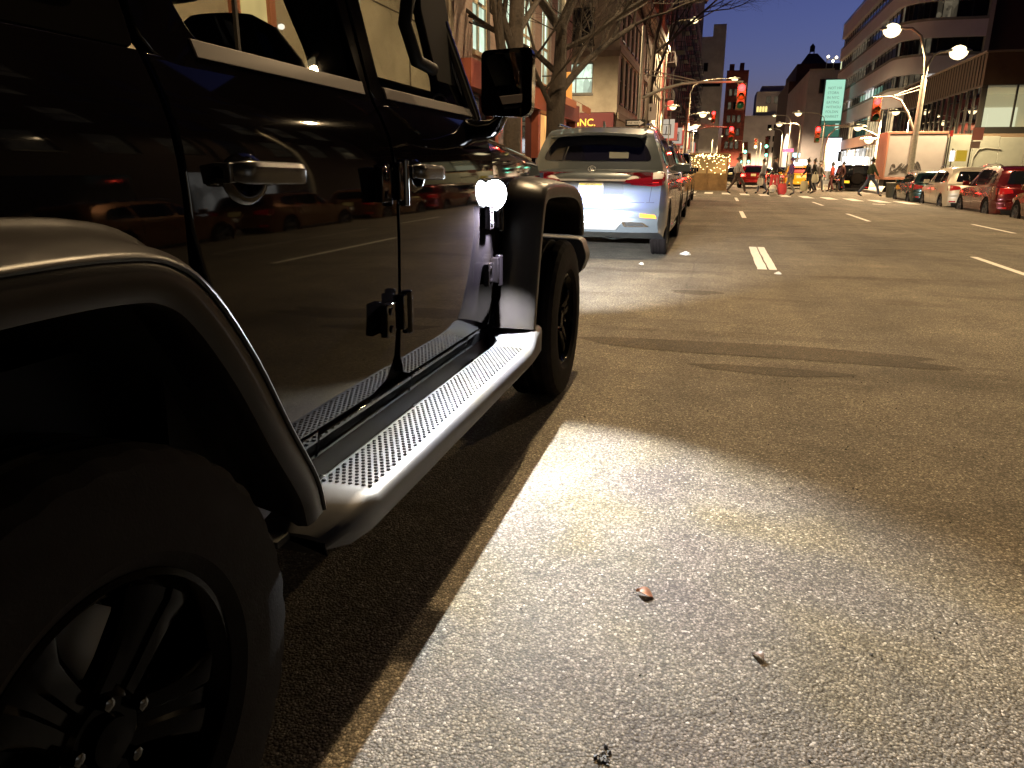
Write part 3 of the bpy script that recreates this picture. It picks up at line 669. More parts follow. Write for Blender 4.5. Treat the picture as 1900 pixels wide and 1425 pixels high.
def stain(pts, name, lab):
    m = MB(); n = len(pts); cx = sum(p[0] for p in pts) / n; cy = sum(p[1] for p in pts) / n
    m.grid([[(cx, cy, .002)] * n, [(x, y, .002) for x, y in pts]], close=True); o = m.build(name, STAIN); o['kind'] = 'structure'; o['label'] = lab
STAIN = asphalt(); STAIN.name = 'damp_asphalt'
_b = STAIN.node_tree.nodes['Principled BSDF']; _l = _b.inputs['Base Color'].links[0].from_socket
_x = STAIN.node_tree.nodes.new('ShaderNodeMix'); _x.data_type = 'RGBA'; _x.blend_type = 'MULTIPLY'; _x.inputs[0].default_value = 1; _x.inputs[7].default_value = (.50, .46, .42, 1)
STAIN.node_tree.links.new(_l, _x.inputs[6]); STAIN.node_tree.links.new(_x.outputs[2], _b.inputs['Base Color'])
rs = random.Random(5)
def blob(cx, cy, rx, ry, n=46, wob=.18):
    ph = [rs.uniform(0, 6.28) for _ in range(5)]
    return [(cx + rx * math.cos(t) * (1 + wob * sum(math.sin(t * (k + 2) + ph[k]) / (k + 1.5) for k in range(5))), cy + ry * math.sin(t) * (1 + wob * sum(math.sin(t * (k + 3) + ph[k]) / (k + 1.5) for k in range(5)))) for t in [2 * math.pi * i / n for i in range(n)]]
stain(blob(.35, 4.95, 1.25, .20), 'damp_stain', 'long dark stain across the lane'); stain(blob(.38, 4.45, .48, .09), 'damp_stain', 'small dark stain nearer the lit patch'); stain(blob(-.12, 7.3, .26, .13), 'damp_stain', 'dark spot behind the silver crossover')
# litter and grit
def debris(name, label, cat, x, y, s, col, kindp='paper'):
    s *= .7; m = MB(); n = 9; rows = []
    for i in range(5):
        for_ = []
        for k in range(n):
            t = 2 * math.pi * k / n; r_ = s * (1, .95, .7, .4, .05)[i] * random.uniform(.55, 1.35)
            for_.append((x + r_ * math.cos(t), y + r_ * .8 * math.sin(t), .002 + s * (0, .18, .42, .5, .4)[i] * random.uniform(.3, 1.5)))
        rows.append(for_)
    m.grid(rows, close=True); o = m.build(name, mat('debris_' + name, col, .7), smooth=30 if kindp == 'paper' else 70); return tag(o, label, cat)
debris('crumpled_paper', 'crumpled white paper scrap lying beside the grey car\'s rear wheel', 'paper scrap', -.36, 10.62, .10, (.38, .38, .36))
debris('paper_scrap', 'small pale scrap lying behind the grey car\'s bumper', 'paper scrap', -.85, 9.35, .05, (.32, .32, .30))
debris('flat_scrap', 'flattened pale scrap just below the double lane dash', 'paper scrap', .74, 8.95, .055, (.55, .53, .48))
def leaf(x, y, a, s, label, col):
    m = MB(); rows = []
    for i in range(9):
        t = i / 8; wv = s * .32 * math.sin(math.pi * t) ** .8 + .0004; cx, cy = x + s * (t - .5) * math.cos(a), y + s * (t - .5) * math.sin(a)
        nx, ny = -math.sin(a), math.cos(a)
        rows.append([(cx + nx * wv * q, cy + ny * wv * q, .004 + abs(q) * s * .16 + .008 * math.sin(t * 4)) for q in (-1, -.5, 0, .5, 1)])
    m.grid(rows); return tag(m.build('dry_leaf', mat('leaf_%.2f' % x, col, .5), smooth=60), label, 'leaf', 'dead leaves on the asphalt')
leaf(-.107, 1.83, -.3, .05, 'curled brown leaf lying in the lit patch, nearer the car', (.25, .11, .05))
leaf(.185, 1.63, 2.4, .035, 'small curled dark leaf in the lit patch, farther right', (.10, .055, .03))
def grit(pts, smin, smax, name, label, col):
    m = MB()
    for (x, y) in pts:
        s = random.uniform(smin, smax); M_ = Euler((random.random() * 6, random.random() * 6, random.random() * 6)).to_matrix()
        vs = [M_ @ Vector(v) * s * random.uniform(.6, 1.2) for v in ((1, 0, 0), (-1, 0, 0), (0, 1, 0), (0, -1, 0), (0, 0, .8), (0, 0, -.8))]
        m.add([(v.x + x, v.y + y, v.z * .8 + s * .4) for v in vs], [(0, 2, 4), (2, 1, 4), (1, 3, 4), (3, 0, 4), (2, 0, 5), (1, 2, 5), (3, 1, 5), (0, 3, 5)])
    o = m.build(name, mat(name + '_m', col, .6), smooth=0, fix=False); o['kind'] = 'stuff'; o['label'] = label; o['category'] = 'grit'; return o
P_ = [(random.gauss(0, 1.0) + .1, random.uniform(1.0, 4.5)) for _ in range(230)]
P_ = [p for p in P_ if p[0] > -.55]
grit(P_, .0018, .0062, 'dark_grit', 'scattered black grit on the lit asphalt', (.012, .011, .010))
grit([(random.uniform(-.5, 3), random.uniform(1, 9)) for _ in range(700)], .001, .0030, 'pale_grit', 'scattered pale grit on the asphalt', (.5, .48, .42))
grit([(-.135 + random.gauss(0, .010), 1.215 + random.gauss(0, .010)) for _ in range(16)], .004, .009, 'asphalt_crumbs', 'small heap of black crumbs at the bottom of the lit patch', (.01, .01, .01))

# ------------------------------------------------------------------ generic cars
def catm(P, n=3): return catmull(P, n)
class Car:
    """built at y0 (rear end), centred on xc, facing +Y"""
    def __init__(s, name, label, xc, y0, paint, L=4.7, W=1.88, H=1.68, kind='suv', group=None, wheelR=.36, belt=1.05, lit=False, z0=0, rb=.28, glow=None, rimm=None, cat='car', light_col=None):
        s.xc, s.y0, s.L, s.W, s.H, s.kind, s.z0 = xc, y0, L, W, H, kind, z0
        s.root = thing(name, label, cat, (xc, y0 + L / 2, z0), group); s.paint = paint
        hw = W / 2; s.hw = hw; wr = wheelR; s.ra, s.fa = .20 * L + .02, L - .19 * L
        bz = belt
        if kind == 'suv':
            top = [(.03, .62), (.02, .72), (.05, .88), (.09, 1.0), (.16, bz + .02), (.4, bz + .05), (1.2, bz + .02), (2.4, bz - .01), (L * .70, bz - .03), (L - .55, bz - .14), (L - .18, bz - .26), (L - .05, .66), (L, .5), (L - .05, .26)]
            cab = [(.30, bz - .02), (.42, H - .22), (.58, H - .06), (1.0, H), (1.9, H - .01), (2.5, H - .08), (L * .62, H - .32), (L * .73, bz - .02)]
        elif kind == 'boxy':
            top = [(.03, .62), (.02, .72), (.03, .9), (.04, 1.05), (.06, bz + .02), (.4, bz + .02), (1.2, bz + .02), (2.4, bz + .01), (L * .66, bz), (L - .5, bz - .06), (L - .10, bz - .12), (L - .03, .7), (L, .5), (L - .05, .3)]
            cab = [(.06, bz - .02), (.12, H - .10), (.2, H - .03), (.6, H), (1.9, H), (2.5, H - .03), (L * .60, H - .30), (L * .66, bz - .02)]
        else:
            top = [(.03, .60), (.0, .70), (.03, .85), (.08, bz - .03), (.25, bz), (.75, bz + .0), (1.2, bz - .0), (2.4, bz - .02), (L * .70, bz - .06), (L - .5, bz - .20), (L - .15, bz - .32), (L - .04, .60), (L, .45), (L - .05, .24)]
            cab = [(.62, bz - .02), (.95, H - .22), (1.25, H - .05), (1.7, H), (2.2, H - .005), (2.6, H - .06), (L * .62, H - .24), (L * .72, bz - .02)]
        ar = wr + .05
        bot = [(L - .05, .24)] + [(s.fa + ar * math.cos(R(a)), wr + ar * math.sin(R(a))) for a in range(-18, 199, 12)] + [(s.ra + ar * math.cos(R(a)), wr + ar * math.sin(R(a))) for a in range(-18, 199, 12)] + [(.05, rb), (.0, rb + .12)]
        body = catm(top[:-1], 3) + [p for p in bot if True]
        s.belt = bz
        def warp(x, y, z):
            q = x / hw
            t = 1.0
            side = 1 - .035 * ((z - .62) / .5) ** 2 - (.02 if z < .36 else 0)
            rear = 1 - .10 * max(0, (.45 - y) / .45) ** 2; front = 1 - .13 * max(0, (y - (L - .7)) / .7) ** 2
            yy = y + (.14 * abs(q) ** 3) * max(0, 1 - y / .8) - (.26 * abs(q) ** 3) * max(0, 1 - (L - y) / 1.0)
            zz = z - (.03 * abs(q) ** 4) * (1 if z > .6 else 0)
            return (xc + x * side * rear * front, y0 + yy, z0 + zz)
        s.warp = warp
        s.bodymb = s.extr(body, hw, warp, [-1, -.93, -.8, -.5, -.2, .2, .5, .8, .93, 1])
        s.body = s.bodymb.build('body', paint, s.root, .035, smooth=45, seg=3)
        cw_ = hw - .04; tumble = {'suv': .24, 'boxy': .10, 'sedan': .28}[kind]
        def cwarp(x, y, z):
            q = x / cw_; t = max(0, (z - bz) / (H - bz))
            k = 1 - tumble * t ** 1.25 - (.06 * max(0, (.9 - y) / .9))
            yy = y + (.12 * abs(q) ** 3) * max(0, 1 - (y - .3) / 1.0) - (.20 * abs(q) ** 3) * max(0, 1 - (L * .73 - y) / 1.2)
            return (xc + x * k, y0 + yy, z0 + z - .035 * abs(q) ** 4 * t)
        s.cwarp = cwarp
        s.cabmb = s.extr(catm(cab, 3), cw_, cwarp, [-1, -.93, -.8, -.5, -.2, .2, .5, .8, .93, 1])
        s.cabin = s.cabmb.build('cabin', paint, s.root, .05, smooth=45, seg=3)
        s.cab = cab; s.rimm = rimm
        s.bvb = BVHTree.FromPolygons([Vector(v) for v in s.bodymb.v], s.bodymb.f); s.bvc = BVHTree.FromPolygons([Vector(v) for v in s.cabmb.v], s.cabmb.f)
        for sd in (1, -1):
            for wy in (s.ra, s.fa):
                wheel_parts(s.root, (xc + sd * (hw - .115), y0 + wy, z0 + wr), sd, Rt=wr, width=.23, rimr=wr * .66, rimmat=rimm or ALU, lugs=False, tread=False, rot0=random.random() * 70)
        MB().box2((xc - hw + .16, y0 + .45, z0 + rb - .03), (xc + hw - .16, y0 + L - .3, z0 + .55)).build('underbody', UNDER, s.root)
    def extr(s, poly, hw, fn, xs):
        V0, F0, B0 = cutpoly(poly, .22, .11); m = MB()
        for sd in (-1, 1):
            m.add([fn(sd * hw, u, v) for u, v in V0], [tuple(f if sd > 0 else reversed(f)) for f in F0])
        for a, b in B0:
            ra = [fn(q * hw, *V0[a]) for q in xs]; rb = [fn(q * hw, *V0[b]) for q in xs]; m.grid([ra, rb])
        # weld
        bm = bmesh.new(); bv = [bm.verts.new(v) for v in m.v]
        for f in m.f:
            try: bm.faces.new([bv[i] for i in f])
            except ValueError: pass
        bmesh.ops.remove_doubles(bm, verts=bm.verts, dist=1e-4); bmesh.ops.recalc_face_normals(bm, faces=bm.faces)
        bm.verts.index_update(); m.v = [tuple(v.co) for v in bm.verts]; m.f = [tuple(v.index for v in f.verts) for f in bm.faces]; bm.free(); return m
    def rear(s, poly, name, mt, par=None, off=.006, thick=.03, tree=None, du=.08, bevel=0, y_from=-1):
        """outline in (x from the centre, z) laid on the rear surface"""
        def fn(u, v, d):
            o_ = Vector((s.xc + u, s.y0 + y_from, s.z0 + v)); h = None
            for t_ in (tree or (s.bvb, s.bvc)):
                r_ = t_.ray_cast(o_, Vector((0, 1, 0)))
                if r_[0] is not None and (h is None or r_[0].y < h): h = r_[0].y
            if h is None:
                r_ = (tree or (s.bvb,))[0].find_nearest(Vector((s.xc + u, s.y0 + .2, s.z0 + v))); h = r_[0].y if r_[0] else s.y0 + .2
            return (s.xc + u, h - off + d, s.z0 + v)
        return MB().panel(poly, fn, thick, du, du).build(name, mt, par or s.root, bevel, smooth=50)
    def side(s, poly, sd, name, mt, par=None, off=.005, thick=.02, tree=None, du=.15, bevel=0):
        """outline in (y, z) laid on the side surface"""
        def fn(u, v, d):
            o_ = Vector((s.xc + sd * 2, s.y0 + u, s.z0 + v)); h = None
            for t_ in (tree or (s.bvb, s.bvc)):
                r_ = t_.ray_cast(o_, Vector((-sd, 0, 0)))
                if r_[0] is not None and (h is None or r_[0].x * sd > h * sd): h = r_[0].x
            if h is None: h = s.xc + sd * s.hw * .8
            return (h + sd * (off - d), s.y0 + u, s.z0 + v)
        return MB().panel(poly, fn, thick, du, du).build(name, mt, par or s.root, bevel, smooth=50)
    def standard(s, lit=0, tail=None, plate='', hatch=True, taillamp=None, plate_col=(.6, .5, .15)):
        L, H, bz, hw = s.L, s.H, s.belt, s.hw
        cab = lerp_fn([(p[1], p[0]) for p in s.cab[:4]])
        # side windows following the cabin outline
        rear_y = {'suv': .75, 'boxy': .28, 'sedan': 1.18}[s.kind]; fy = L * .62 - .04
        for sd in (1, -1):
            top = H - .13
            cuts = [rear_y, rear_y + .62 if s.kind != 'sedan' else rear_y + .02, 0, 0]
            fr = [(L * .70, bz + .03), (L * .615, H - .36), (2.35, top)]
            if s.kind == 'suv':
                segs = [[(.66, bz + .10), (.80, H - .24), (1.28, top), (1.34, bz + .05)], [(1.40, bz + .05), (1.35, top), (2.26, top), (2.30, bz + .03)], [(2.37, bz + .03), (2.33, top), (2.55, top - .03), (L * .62 - .05, H - .34), (L * .70, bz + .03)]]
            elif s.kind == 'boxy':
                segs = [[(.30, bz + .06), (.32, top), (1.22, top), (1.22, bz + .06)], [(1.30, bz + .05), (1.30, top), (2.16, top), (2.16, bz + .05)], [(2.24, bz + .05), (2.24, top), (2.5, top - .02), (L * .64 - .08, bz + .05)]]
            else:
                segs = [[(1.02, bz + .04), (1.25, H - .24), (1.50, top + .02), (2.12, top + .03), (2.16, bz + .04)], [(2.24, bz + .04), (2.20, top + .03), (2.50, top), (L * .60, H - .30), (L * .69, bz + .02)]]
            for g in segs:
                s.side(rpoly(g, .05), sd, 'side_window', DGLASS, tree=(s.bvc,), off=.006)
            # door seams, handles, arch trim, mirrors
            for (ya, yb) in ((1.42, 1.43), (2.30, 2.31), (L * .70 - .03, L * .70 - .02)):
                s.side([(ya, .36), (ya, bz - .06), (yb, bz - .06), (yb, .36)], sd, 'door_seam', UNDER, tree=(s.bvb,), off=.0015, thick=.004)
            for ya in (1.50, 2.38):
                s.side(rpoly([(ya, bz - .20), (ya, bz - .165), (ya + .20, bz - .165), (ya + .20, bz - .20)], .012), sd, 'door_handle', CHROME, tree=(s.bvb,), off=.03, thick=.03)
            s.side([(s.ra + .45, .27), (s.ra + .45, .33), (s.fa - .45, .33), (s.fa - .45, .27)], sd, 'sill_trim', DARKP, tree=(s.bvb,), off=.012)
            m = MB(); mx = s.xc + sd * (hw + .05)
            m.box2((mx - .10, s.y0 + L * .66, s.z0 + bz + .0), (mx + .09, s.y0 + L * .66 + .09, s.z0 + bz + .15)); m.box2((s.xc + sd * (hw - .12), s.y0 + L * .66 + .02, s.z0 + bz), (mx, s.y0 + L * .66 + .07, s.z0 + bz + .04))
            m.build('side_mirror', s.paint, s.root, .025, seg=3)
        # rear window
        rw = {'suv': (bz + .09, H - .16, .60, .50), 'boxy': (bz + .10, H - .14, .62, .60), 'sedan': (bz + .04, H - .10, .58, .44)}[s.kind]
        s.rear(rpoly([(-rw[2], rw[0]), (-rw[3], rw[1]), (rw[3], rw[1]), (rw[2], rw[0])], .06), 'rear_window', DGLASS, tree=(s.bvc,), off=.008)
        # tail lamps
        tm = emis('tail_lamp_lit', (1, .03, .02), 30) if lit else mat('tail_lamp_red', (.30, .008, .008), .12, coat=1, emit=(1, .03, .02), es=.04)
        for sd in (1, -1):
            if s.kind == 'boxy': tl = [(sd * .66, .86), (sd * .66, 1.06), (sd * .84, 1.06), (sd * .84, .86)]
            elif s.kind == 'suv': tl = [(sd * .48, bz - .17), (sd * .50, bz - .07), (sd * .80, bz - .02), (sd * (hw - .05), bz - .04), (sd * (hw - .05), bz - .22), (sd * .80, bz - .22)]
            else: tl = [(sd * .50, bz - .17), (sd * .52, bz - .05), (sd * (hw - .06), bz - .06), (sd * (hw - .05), bz - .22)]
            s.rear(rpoly(tl, .02), 'tail_lamp', tm, tree=(s.bvb,), off=.012)
            s.rear(rpoly([(sd * .60, .42), (sd * .60, .47), (sd * .80, .47), (sd * .80, .42)], .012), 'reflector', mat('red_reflector', (.35, .01, .01), .2, coat=1), tree=(s.bvb,), off=.006)
            if s.kind == 'suv':
                MB().tube([(s.xc + sd * (hw * .70), s.y0 + .8, s.z0 + H - .02), (s.xc + sd * (hw * .70), s.y0 + 1.1, s.z0 + H + .035), (s.xc + sd * (hw * .70), s.y0 + 2.2, s.z0 + H + .03), (s.xc + sd * (hw * .70), s.y0 + 2.5, s.z0 + H - .03)], .016, 6).build('roof_rail', CHROME, s.root)
        pz = .80 if s.kind != 'boxy' else .70
        pc = -.5 if s.kind == 'boxy' else 0
        pl = s.rear(rpoly([(pc - .155, pz), (pc - .155, pz + .155), (pc + .155, pz + .155), (pc + .155, pz)], .015), 'number_plate', mat('plate_%.2f' % plate_col[0], plate_col, .4), tree=(s.bvb,), off=.022)
        s.rear(rpoly([(-.70, .28), (-.74, .40), (.74, .40), (.70, .28)], .03), 'bumper_insert', DARKP, tree=(s.bvb,), off=.015)
        # front: lamps and grille
        for sd in (1, -1):
            m = MB(); m.box2((s.xc + sd * .50, s.y0 + L - .34, s.z0 + .66), (s.xc + sd * .80, s.y0 + L - .16, s.z0 + .78)); m.build('headlight', mat('headlamp_glass', (.5, .52, .55), .1, coat=1), s.root, .02)
        m = MB(); m.box2((s.xc - .42, s.y0 + L - .12, s.z0 + .42), (s.xc + .42, s.y0 + L - .02, s.z0 + .70)); m.build('grille', DARKP, s.root, .02)
        return s

def paintm(name, col, rough=.22, metal=.5, **k): return mat(name, col, rough, metal=metal, coat=1, var=(2, .06), **k)
SILV = paintm('grey_silver_paint', (.080, .095, .108), .32, .5)

# ------------------------------------------------------------------ grey crossover parked ahead (lit by the headlights)
lx = Car('crossover', 'silver grey crossover parked directly ahead, its bumper lit white', -1.57, 9.62, SILV, L=4.89, W=1.90, H=1.70, kind='suv', wheelR=.375, belt=1.10, rb=.36)
def lexus(s):
    rt = s.root
    bz, H, hw = s.belt, s.H, s.hw
    s.rear(rpoly([(-.72, 1.255), (-.66, 1.40), (-.53, 1.555), (.53, 1.555), (.66, 1.40), (.72, 1.255)], .06), 'rear_window', mat('dark_rear_glass', (.006, .006, .012), .06, spec=.6), tree=(s.bvc, s.bvb), off=.010, du=.05)
    # spoiler lip
    MB().panel(rpoly([(-.60, .30), (-.64, .52), (.64, .52), (.60, .30)], .05), lambda u, v, d: (s.xc + u, s.y0 + v - .02 + .10 * abs(u) ** 2 + .0, s.z0 + 1.600 + (v - .3) * .28 - .05 * u * u * 2 - (.035 if d else 0)), 1, .1, .1).build('roof_spoiler', SILV, rt, .008)
    m = MB(); m.grid([[(s.xc - .03 * (1 - i / 4), s.y0 + .95 + j * .05, s.z0 + 1.71 + .07 * (i / 4)) for j in (0, 1 + .5 * (1 - i / 4))] for i in range(5)]); 
    m = MB(); m.prism([(.92, 1.69), (1.10, 1.70), (.95, 1.765), (.92, 1.77)], 'X', -.012, .012); m.v = [(s.xc + x, s.y0 + y, z) for x, y, z in m.v]; m.build('shark_fin', SILV, rt, .004)
    for sd in (1, -1):
        # tail lamps: clear upper wing with a red blade below, wrapping the corner
        s.rear(rpoly([(sd * .42, 1.015), (sd * .50, 1.06), (sd * .70, 1.095), (sd * .86, 1.125), (sd * .895, 1.10), (sd * .90, 1.035), (sd * .70, 1.020)], .012), 'lamp_clear_wing', mat('clear_lamp_lens', (.62, .62, .62), .2, coat=1, bump=(160, .5, .004)), tree=(s.bvb,), off=.020, du=.04)
        tl = s.rear(rpoly([(sd * .50, .955), (sd * .47, 1.005), (sd * .74, 1.012), (sd * .90, 1.03), (sd * .905, .955), (sd * .78, .935)], .012), 'tail_lamp', mat('red_lamp_lens', (.13, .004, .008), .10, coat=1, emit=(1, .03, .05), es=.03), tree=(s.bvb,), off=.022, du=.04)
        s.rear([(sd * .54, .972), (sd * .54, .982), (sd * .84, .990), (sd * .84, .980)], 'lamp_blade', mat('bright_red_blade', (.7, .03, .04), .3, emit=(1, .05, .06), es=.3), par=tl, tree=(s.bvb,), off=.026, du=.05)
        # side lamp wrap
        s.side(rpoly([(.07, .97), (.09, 1.11), (.30, 1.10), (.42, 1.05), (.30, 1.0)], .01), sd, 'tail_lamp', MATS['red_lamp_lens'], tree=(s.bvb,), off=.010, du=.05)
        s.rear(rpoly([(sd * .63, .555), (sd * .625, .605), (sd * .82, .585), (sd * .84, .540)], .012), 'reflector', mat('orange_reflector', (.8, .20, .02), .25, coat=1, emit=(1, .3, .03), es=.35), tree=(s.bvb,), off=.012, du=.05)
        s.rear(rpoly([(sd * .44, .435), (sd * .41, .50), (sd * .68, .49), (sd * .76, .435)], .02), 'exhaust_surround', CHROME, tree=(s.bvb,), off=.030, du=.05, bevel=.004)
        s.rear(rpoly([(sd * .47, .445), (sd * .45, .49), (sd * .66, .48), (sd * .71, .445)], .015), 'exhaust_opening', UNDER, tree=(s.bvb,), off=.034, du=.05)
        MB().tube([(s.xc + sd * .56, s.y0 + .05, .465), (s.xc + sd * .56, s.y0 + .5, .465)], .03, 12).build('exhaust_pipe', CHROME, rt)
        MB().tube([(s.xc + sd * hw * .62, s.y0 + .75, H - .0), (s.xc + sd * hw * .66, s.y0 + 1.0, H + .03), (s.xc + sd * hw * .66, s.y0 + 2.3, H + .025), (s.xc + sd * hw * .66, s.y0 + 2.6, H - .04)], .016, 8).build('roof_rail', CHROME, rt)
        for g in ([(.70, bz + .16), (.86, H - .26), (1.20, H - .16), (1.32, bz + .07)], [(1.40, bz + .06), (1.36, H - .15), (2.26, H - .14), (2.30, bz + .04)], [(2.37, bz + .04), (2.33, H - .14), (2.55, H - .17), (s.L * .62 - .05, H - .36), (s.L * .70, bz + .03)]):
            s.side(rpoly(g, .05), sd, 'side_window', DGLASS, tree=(s.bvc,), off=.006)
        s.side([(.70, bz + .125), (.71, bz + .150), (1.34, bz + .050), (3.3, bz + .022), (3.3, bz + .008), (1.34, bz + .032)], sd, 'window_chrome', CHROME, tree=(s.bvc, s.bvb), off=.014)
        for (ya, yb) in ((1.44, 1.45), (2.36, 2.37), (3.40, 3.41)):
            s.side([(ya, .36), (ya, bz - .04), (yb, bz - .04), (yb, .36)], sd, 'door_seam', UNDER, tree=(s.bvb,), off=.0015, thick=.004)
        for ya in (1.52, 2.44):
            s.side(rpoly([(ya, bz - .17), (ya, bz - .135), (ya + .22, bz - .135), (ya + .22, bz - .17)], .012), sd, 'door_handle', CHROME, tree=(s.bvb,), off=.03, thick=.03)
        m = MB(); m.panel(rpoly([(.865, bz + .0), (.88, bz + .15), (1.10, bz + .14), (1.11, bz + .02)], .03), lambda u, v, d: (s.xc + sd * u, s.y0 + 3.22 + d, v), .10, 1, 1)
        m.build('side_mirror', SILV, rt, .015, seg=3)
        MB().box((s.xc + sd * .6, s.y0 + s.L - .28, .74), (.3, .2, .12)).build('headlight', mat('headlamp_glass', (.5, .52, .55), .1, coat=1), rt, .03)
        # side skirt
        s.side([(s.ra + .46, .26), (s.ra + .46, .33), (s.fa - .46, .33), (s.fa - .46, .26)], sd, 'sill_trim', CHROME, tree=(s.bvb,), off=.012)
    # chrome strip across the hatch, crease and badge
    s.rear(rpoly([(-.42, .998), (-.44, 1.022), (.44, 1.022), (.42, .998)], .004), 'hatch_chrome', mat('satin_chrome', (.75, .76, .78), .3, metal=.8), tree=(s.bvb,), off=.020, du=.06, bevel=.003)
    m = MB(); rows = []
    for k in range(29):
        a = 2 * math.pi * k / 28; c = Vector((s.xc, s.y0 + .04, 1.145)); rd = Vector((math.cos(a) * .048, 0, math.sin(a) * .036))
        rows.append([tuple(c + rd * (1 + .14 * math.cos(b)) + Vector((0, .008 * math.sin(b), 0))) for b in [2 * math.pi * j / 6 for j in range(6)]])
    m.grid(rows, close=True); m.tube([(s.xc - .012, s.y0 + .04, 1.168), (s.xc - .022, s.y0 + .04, 1.130), (s.xc + .030, s.y0 + .04, 1.130)], .006, 6); m.tube([(s.xc + .016, s.y0 + .04, 1.160), (s.xc - .004, s.y0 + .04, 1.142)], .005, 6)
    m.build('emblem', MATS['satin_chrome'], rt, smooth=60)
    # plate recess, plate, lettering
    s.rear(rpoly([(-.42, .84), (-.40, .985), (.40, .985), (.42, .84)], .03), 'plate_recess', paintm('recess_grey', (.12, .135, .15)), tree=(s.bvb,), off=.004, thick=.01, du=.06)
    pl = s.rear(rpoly([(-.165, .815), (-.165, .975), (.155, .975), (.155, .815)], .012), 'number_plate', mat('pale_plate', (.36, .36, .33), .6), tree=(s.bvb,), off=.030, du=.2)
    y = min(v.co.y for v in pl.data.vertices) + rt.location.y - .003
    MB().box2((s.xc - .15, y, .942), (s.xc + .14, y + .003, .970)).build('plate_band', mat('plate_yellow', (.45, .36, .05), .6), pl)
    text_mesh('plate_text', 'NEW JERSEY', mat('plate_ink', (.03, .03, .05), .5), .028, (s.xc - .005, y - .002, .946), (1, 0, 0), (0, 0, 1), pl, .001)
    text_mesh('plate_text', 'R11 UDD', MATS['plate_ink'], .085, (s.xc - .005, y - .002, .858), (1, 0, 0), (0, 0, 1), pl, .001, sx=.8)
    # badge text left of the plate
    for t_, x_ in (('RX 350', -.60),):
        pass
    # hatch cut line, bumper joint, lower silver guard, tow hook cover
    s.rear([(-.80, .735), (-.80, .742), (.80, .742), (.80, .735)], 'bumper_seam', UNDER, tree=(s.bvb,), off=.0015, thick=.006, du=.06)
    for sd in (1, -1): s.rear([(sd * .735, .745), (sd * .742, .745), (sd * .76, .93), (sd * .753, .93)], 'hatch_seam', UNDER, tree=(s.bvb,), off=.0015, thick=.006, du=.05)
    s.rear(rpoly([(-.34, .39), (-.42, .51), (.42, .51), (.34, .39)], .02), 'skid_guard', mat('silver_guard', (.5, .52, .54), .3, metal=.8), tree=(s.bvb,), off=.030, du=.06, bevel=.006)
    MB().tube([(s.xc - .5, s.y0 + 1.0, .26), (s.xc - .1, s.y0 + .95, .27), (s.xc + .2, s.y0 + .85, .24), (s.xc + .55, s.y0 + 1.05, .27)], .045, 10).tube([(s.xc + .2, s.y0 + .8, .34), (s.xc + .25, s.y0 + 1.6, .30)], .04, 10).build('rear_suspension', mat('cast_metal', (.05, .055, .055), .5, metal=.6), rt, smooth=60)
    s.rear(rpoly([(.17, 1.28), (.17, 1.36), (.42, 1.36), (.42, 1.28)], .01), 'window_sticker', mat('sticker_grey', (.10, .11, .10), .6), tree=(s.bvc,), off=.014)
lexus(lx)

# ------------------------------------------------------------------ other parked and moving cars
DK = paintm('dark_metallic_paint', (.020, .020, .023), .18, .6); CHAR = paintm('charcoal_paint', (.045, .042, .045), .2, .6)
c2 = Car('parked_car', 'dark parked crossover directly in front of the silver grey one', -1.66, 15.7, DK, L=4.6, W=1.86, H=1.66, wheelR=.36, group='cars parked along the left kerb').standard(plate_col=(.6, .55, .3))
c3 = Car('parked_car', 'second dark car ahead of the silver grey crossover along the left kerb', -1.75, 21.3, CHAR, L=4.7, W=1.84, H=1.58, wheelR=.35, group='cars parked along the left kerb').standard(plate_col=(.6, .55, .3))
c4 = Car('parked_car', 'black upright car farthest along the left kerb before the crossing', -1.85, 27.2, CAR_BLACK, L=4.5, W=1.86, H=1.72, kind='boxy', wheelR=.37, belt=1.08, group='cars parked along the left kerb').standard(plate_col=(.6, .55, .3))
TEAL = paintm('dark_teal_paint', (.02, .05, .05)); PALE = paintm('pale_beige_paint', (.52, .47, .38), .3, .3); DRED = paintm('dark_red_paint', (.10, .006, .006), .2, .5); BRN = paintm('bronze_paint', (.16, .07, .03), .25, .6)
RG = 'cars parked along the right kerb'
Z8 = -.34
Car('parked_car', 'small dark teal car farthest down the right kerb', 8.85, 35.4, TEAL, L=4.15, W=1.74, H=1.50, kind='suv', wheelR=.33, belt=.98, group=RG, z0=Z8).standard(plate_col=(.6, .6, .5))
Car('parked_car', 'pale beige crossover between the teal and dark red cars at the right kerb', 8.95, 30.6, PALE, L=4.3, W=1.84, H=1.66, kind='suv', wheelR=.36, belt=1.04, group=RG, z0=Z8).standard(plate_col=(.6, .6, .5))
Car('parked_car', 'dark red crossover at the right kerb, nearest one seen whole', 8.98, 25.6, DRED, L=4.35, W=1.86, H=1.68, kind='suv', wheelR=.37, belt=1.05, group=RG, z0=Z8).standard(plate_col=(.6, .6, .5))
rn = Car('parked_car', 'dark bronze car cut off by the right edge of the photo', 9.0, 20.4, BRN, L=4.5, W=1.84, H=1.62, kind='suv', wheelR=.37, belt=1.02, group=RG, z0=Z8).standard(plate_col=(.6, .6, .5))
for i, (y, lb) in enumerate(((14.9, 'bronze car just outside the right edge, second of its kind'), (9.6, 'bronze car opposite the black off-road car, outside the photo'))):
    dup(rn.root, (9.0, y + 2.25, Z8), lb)
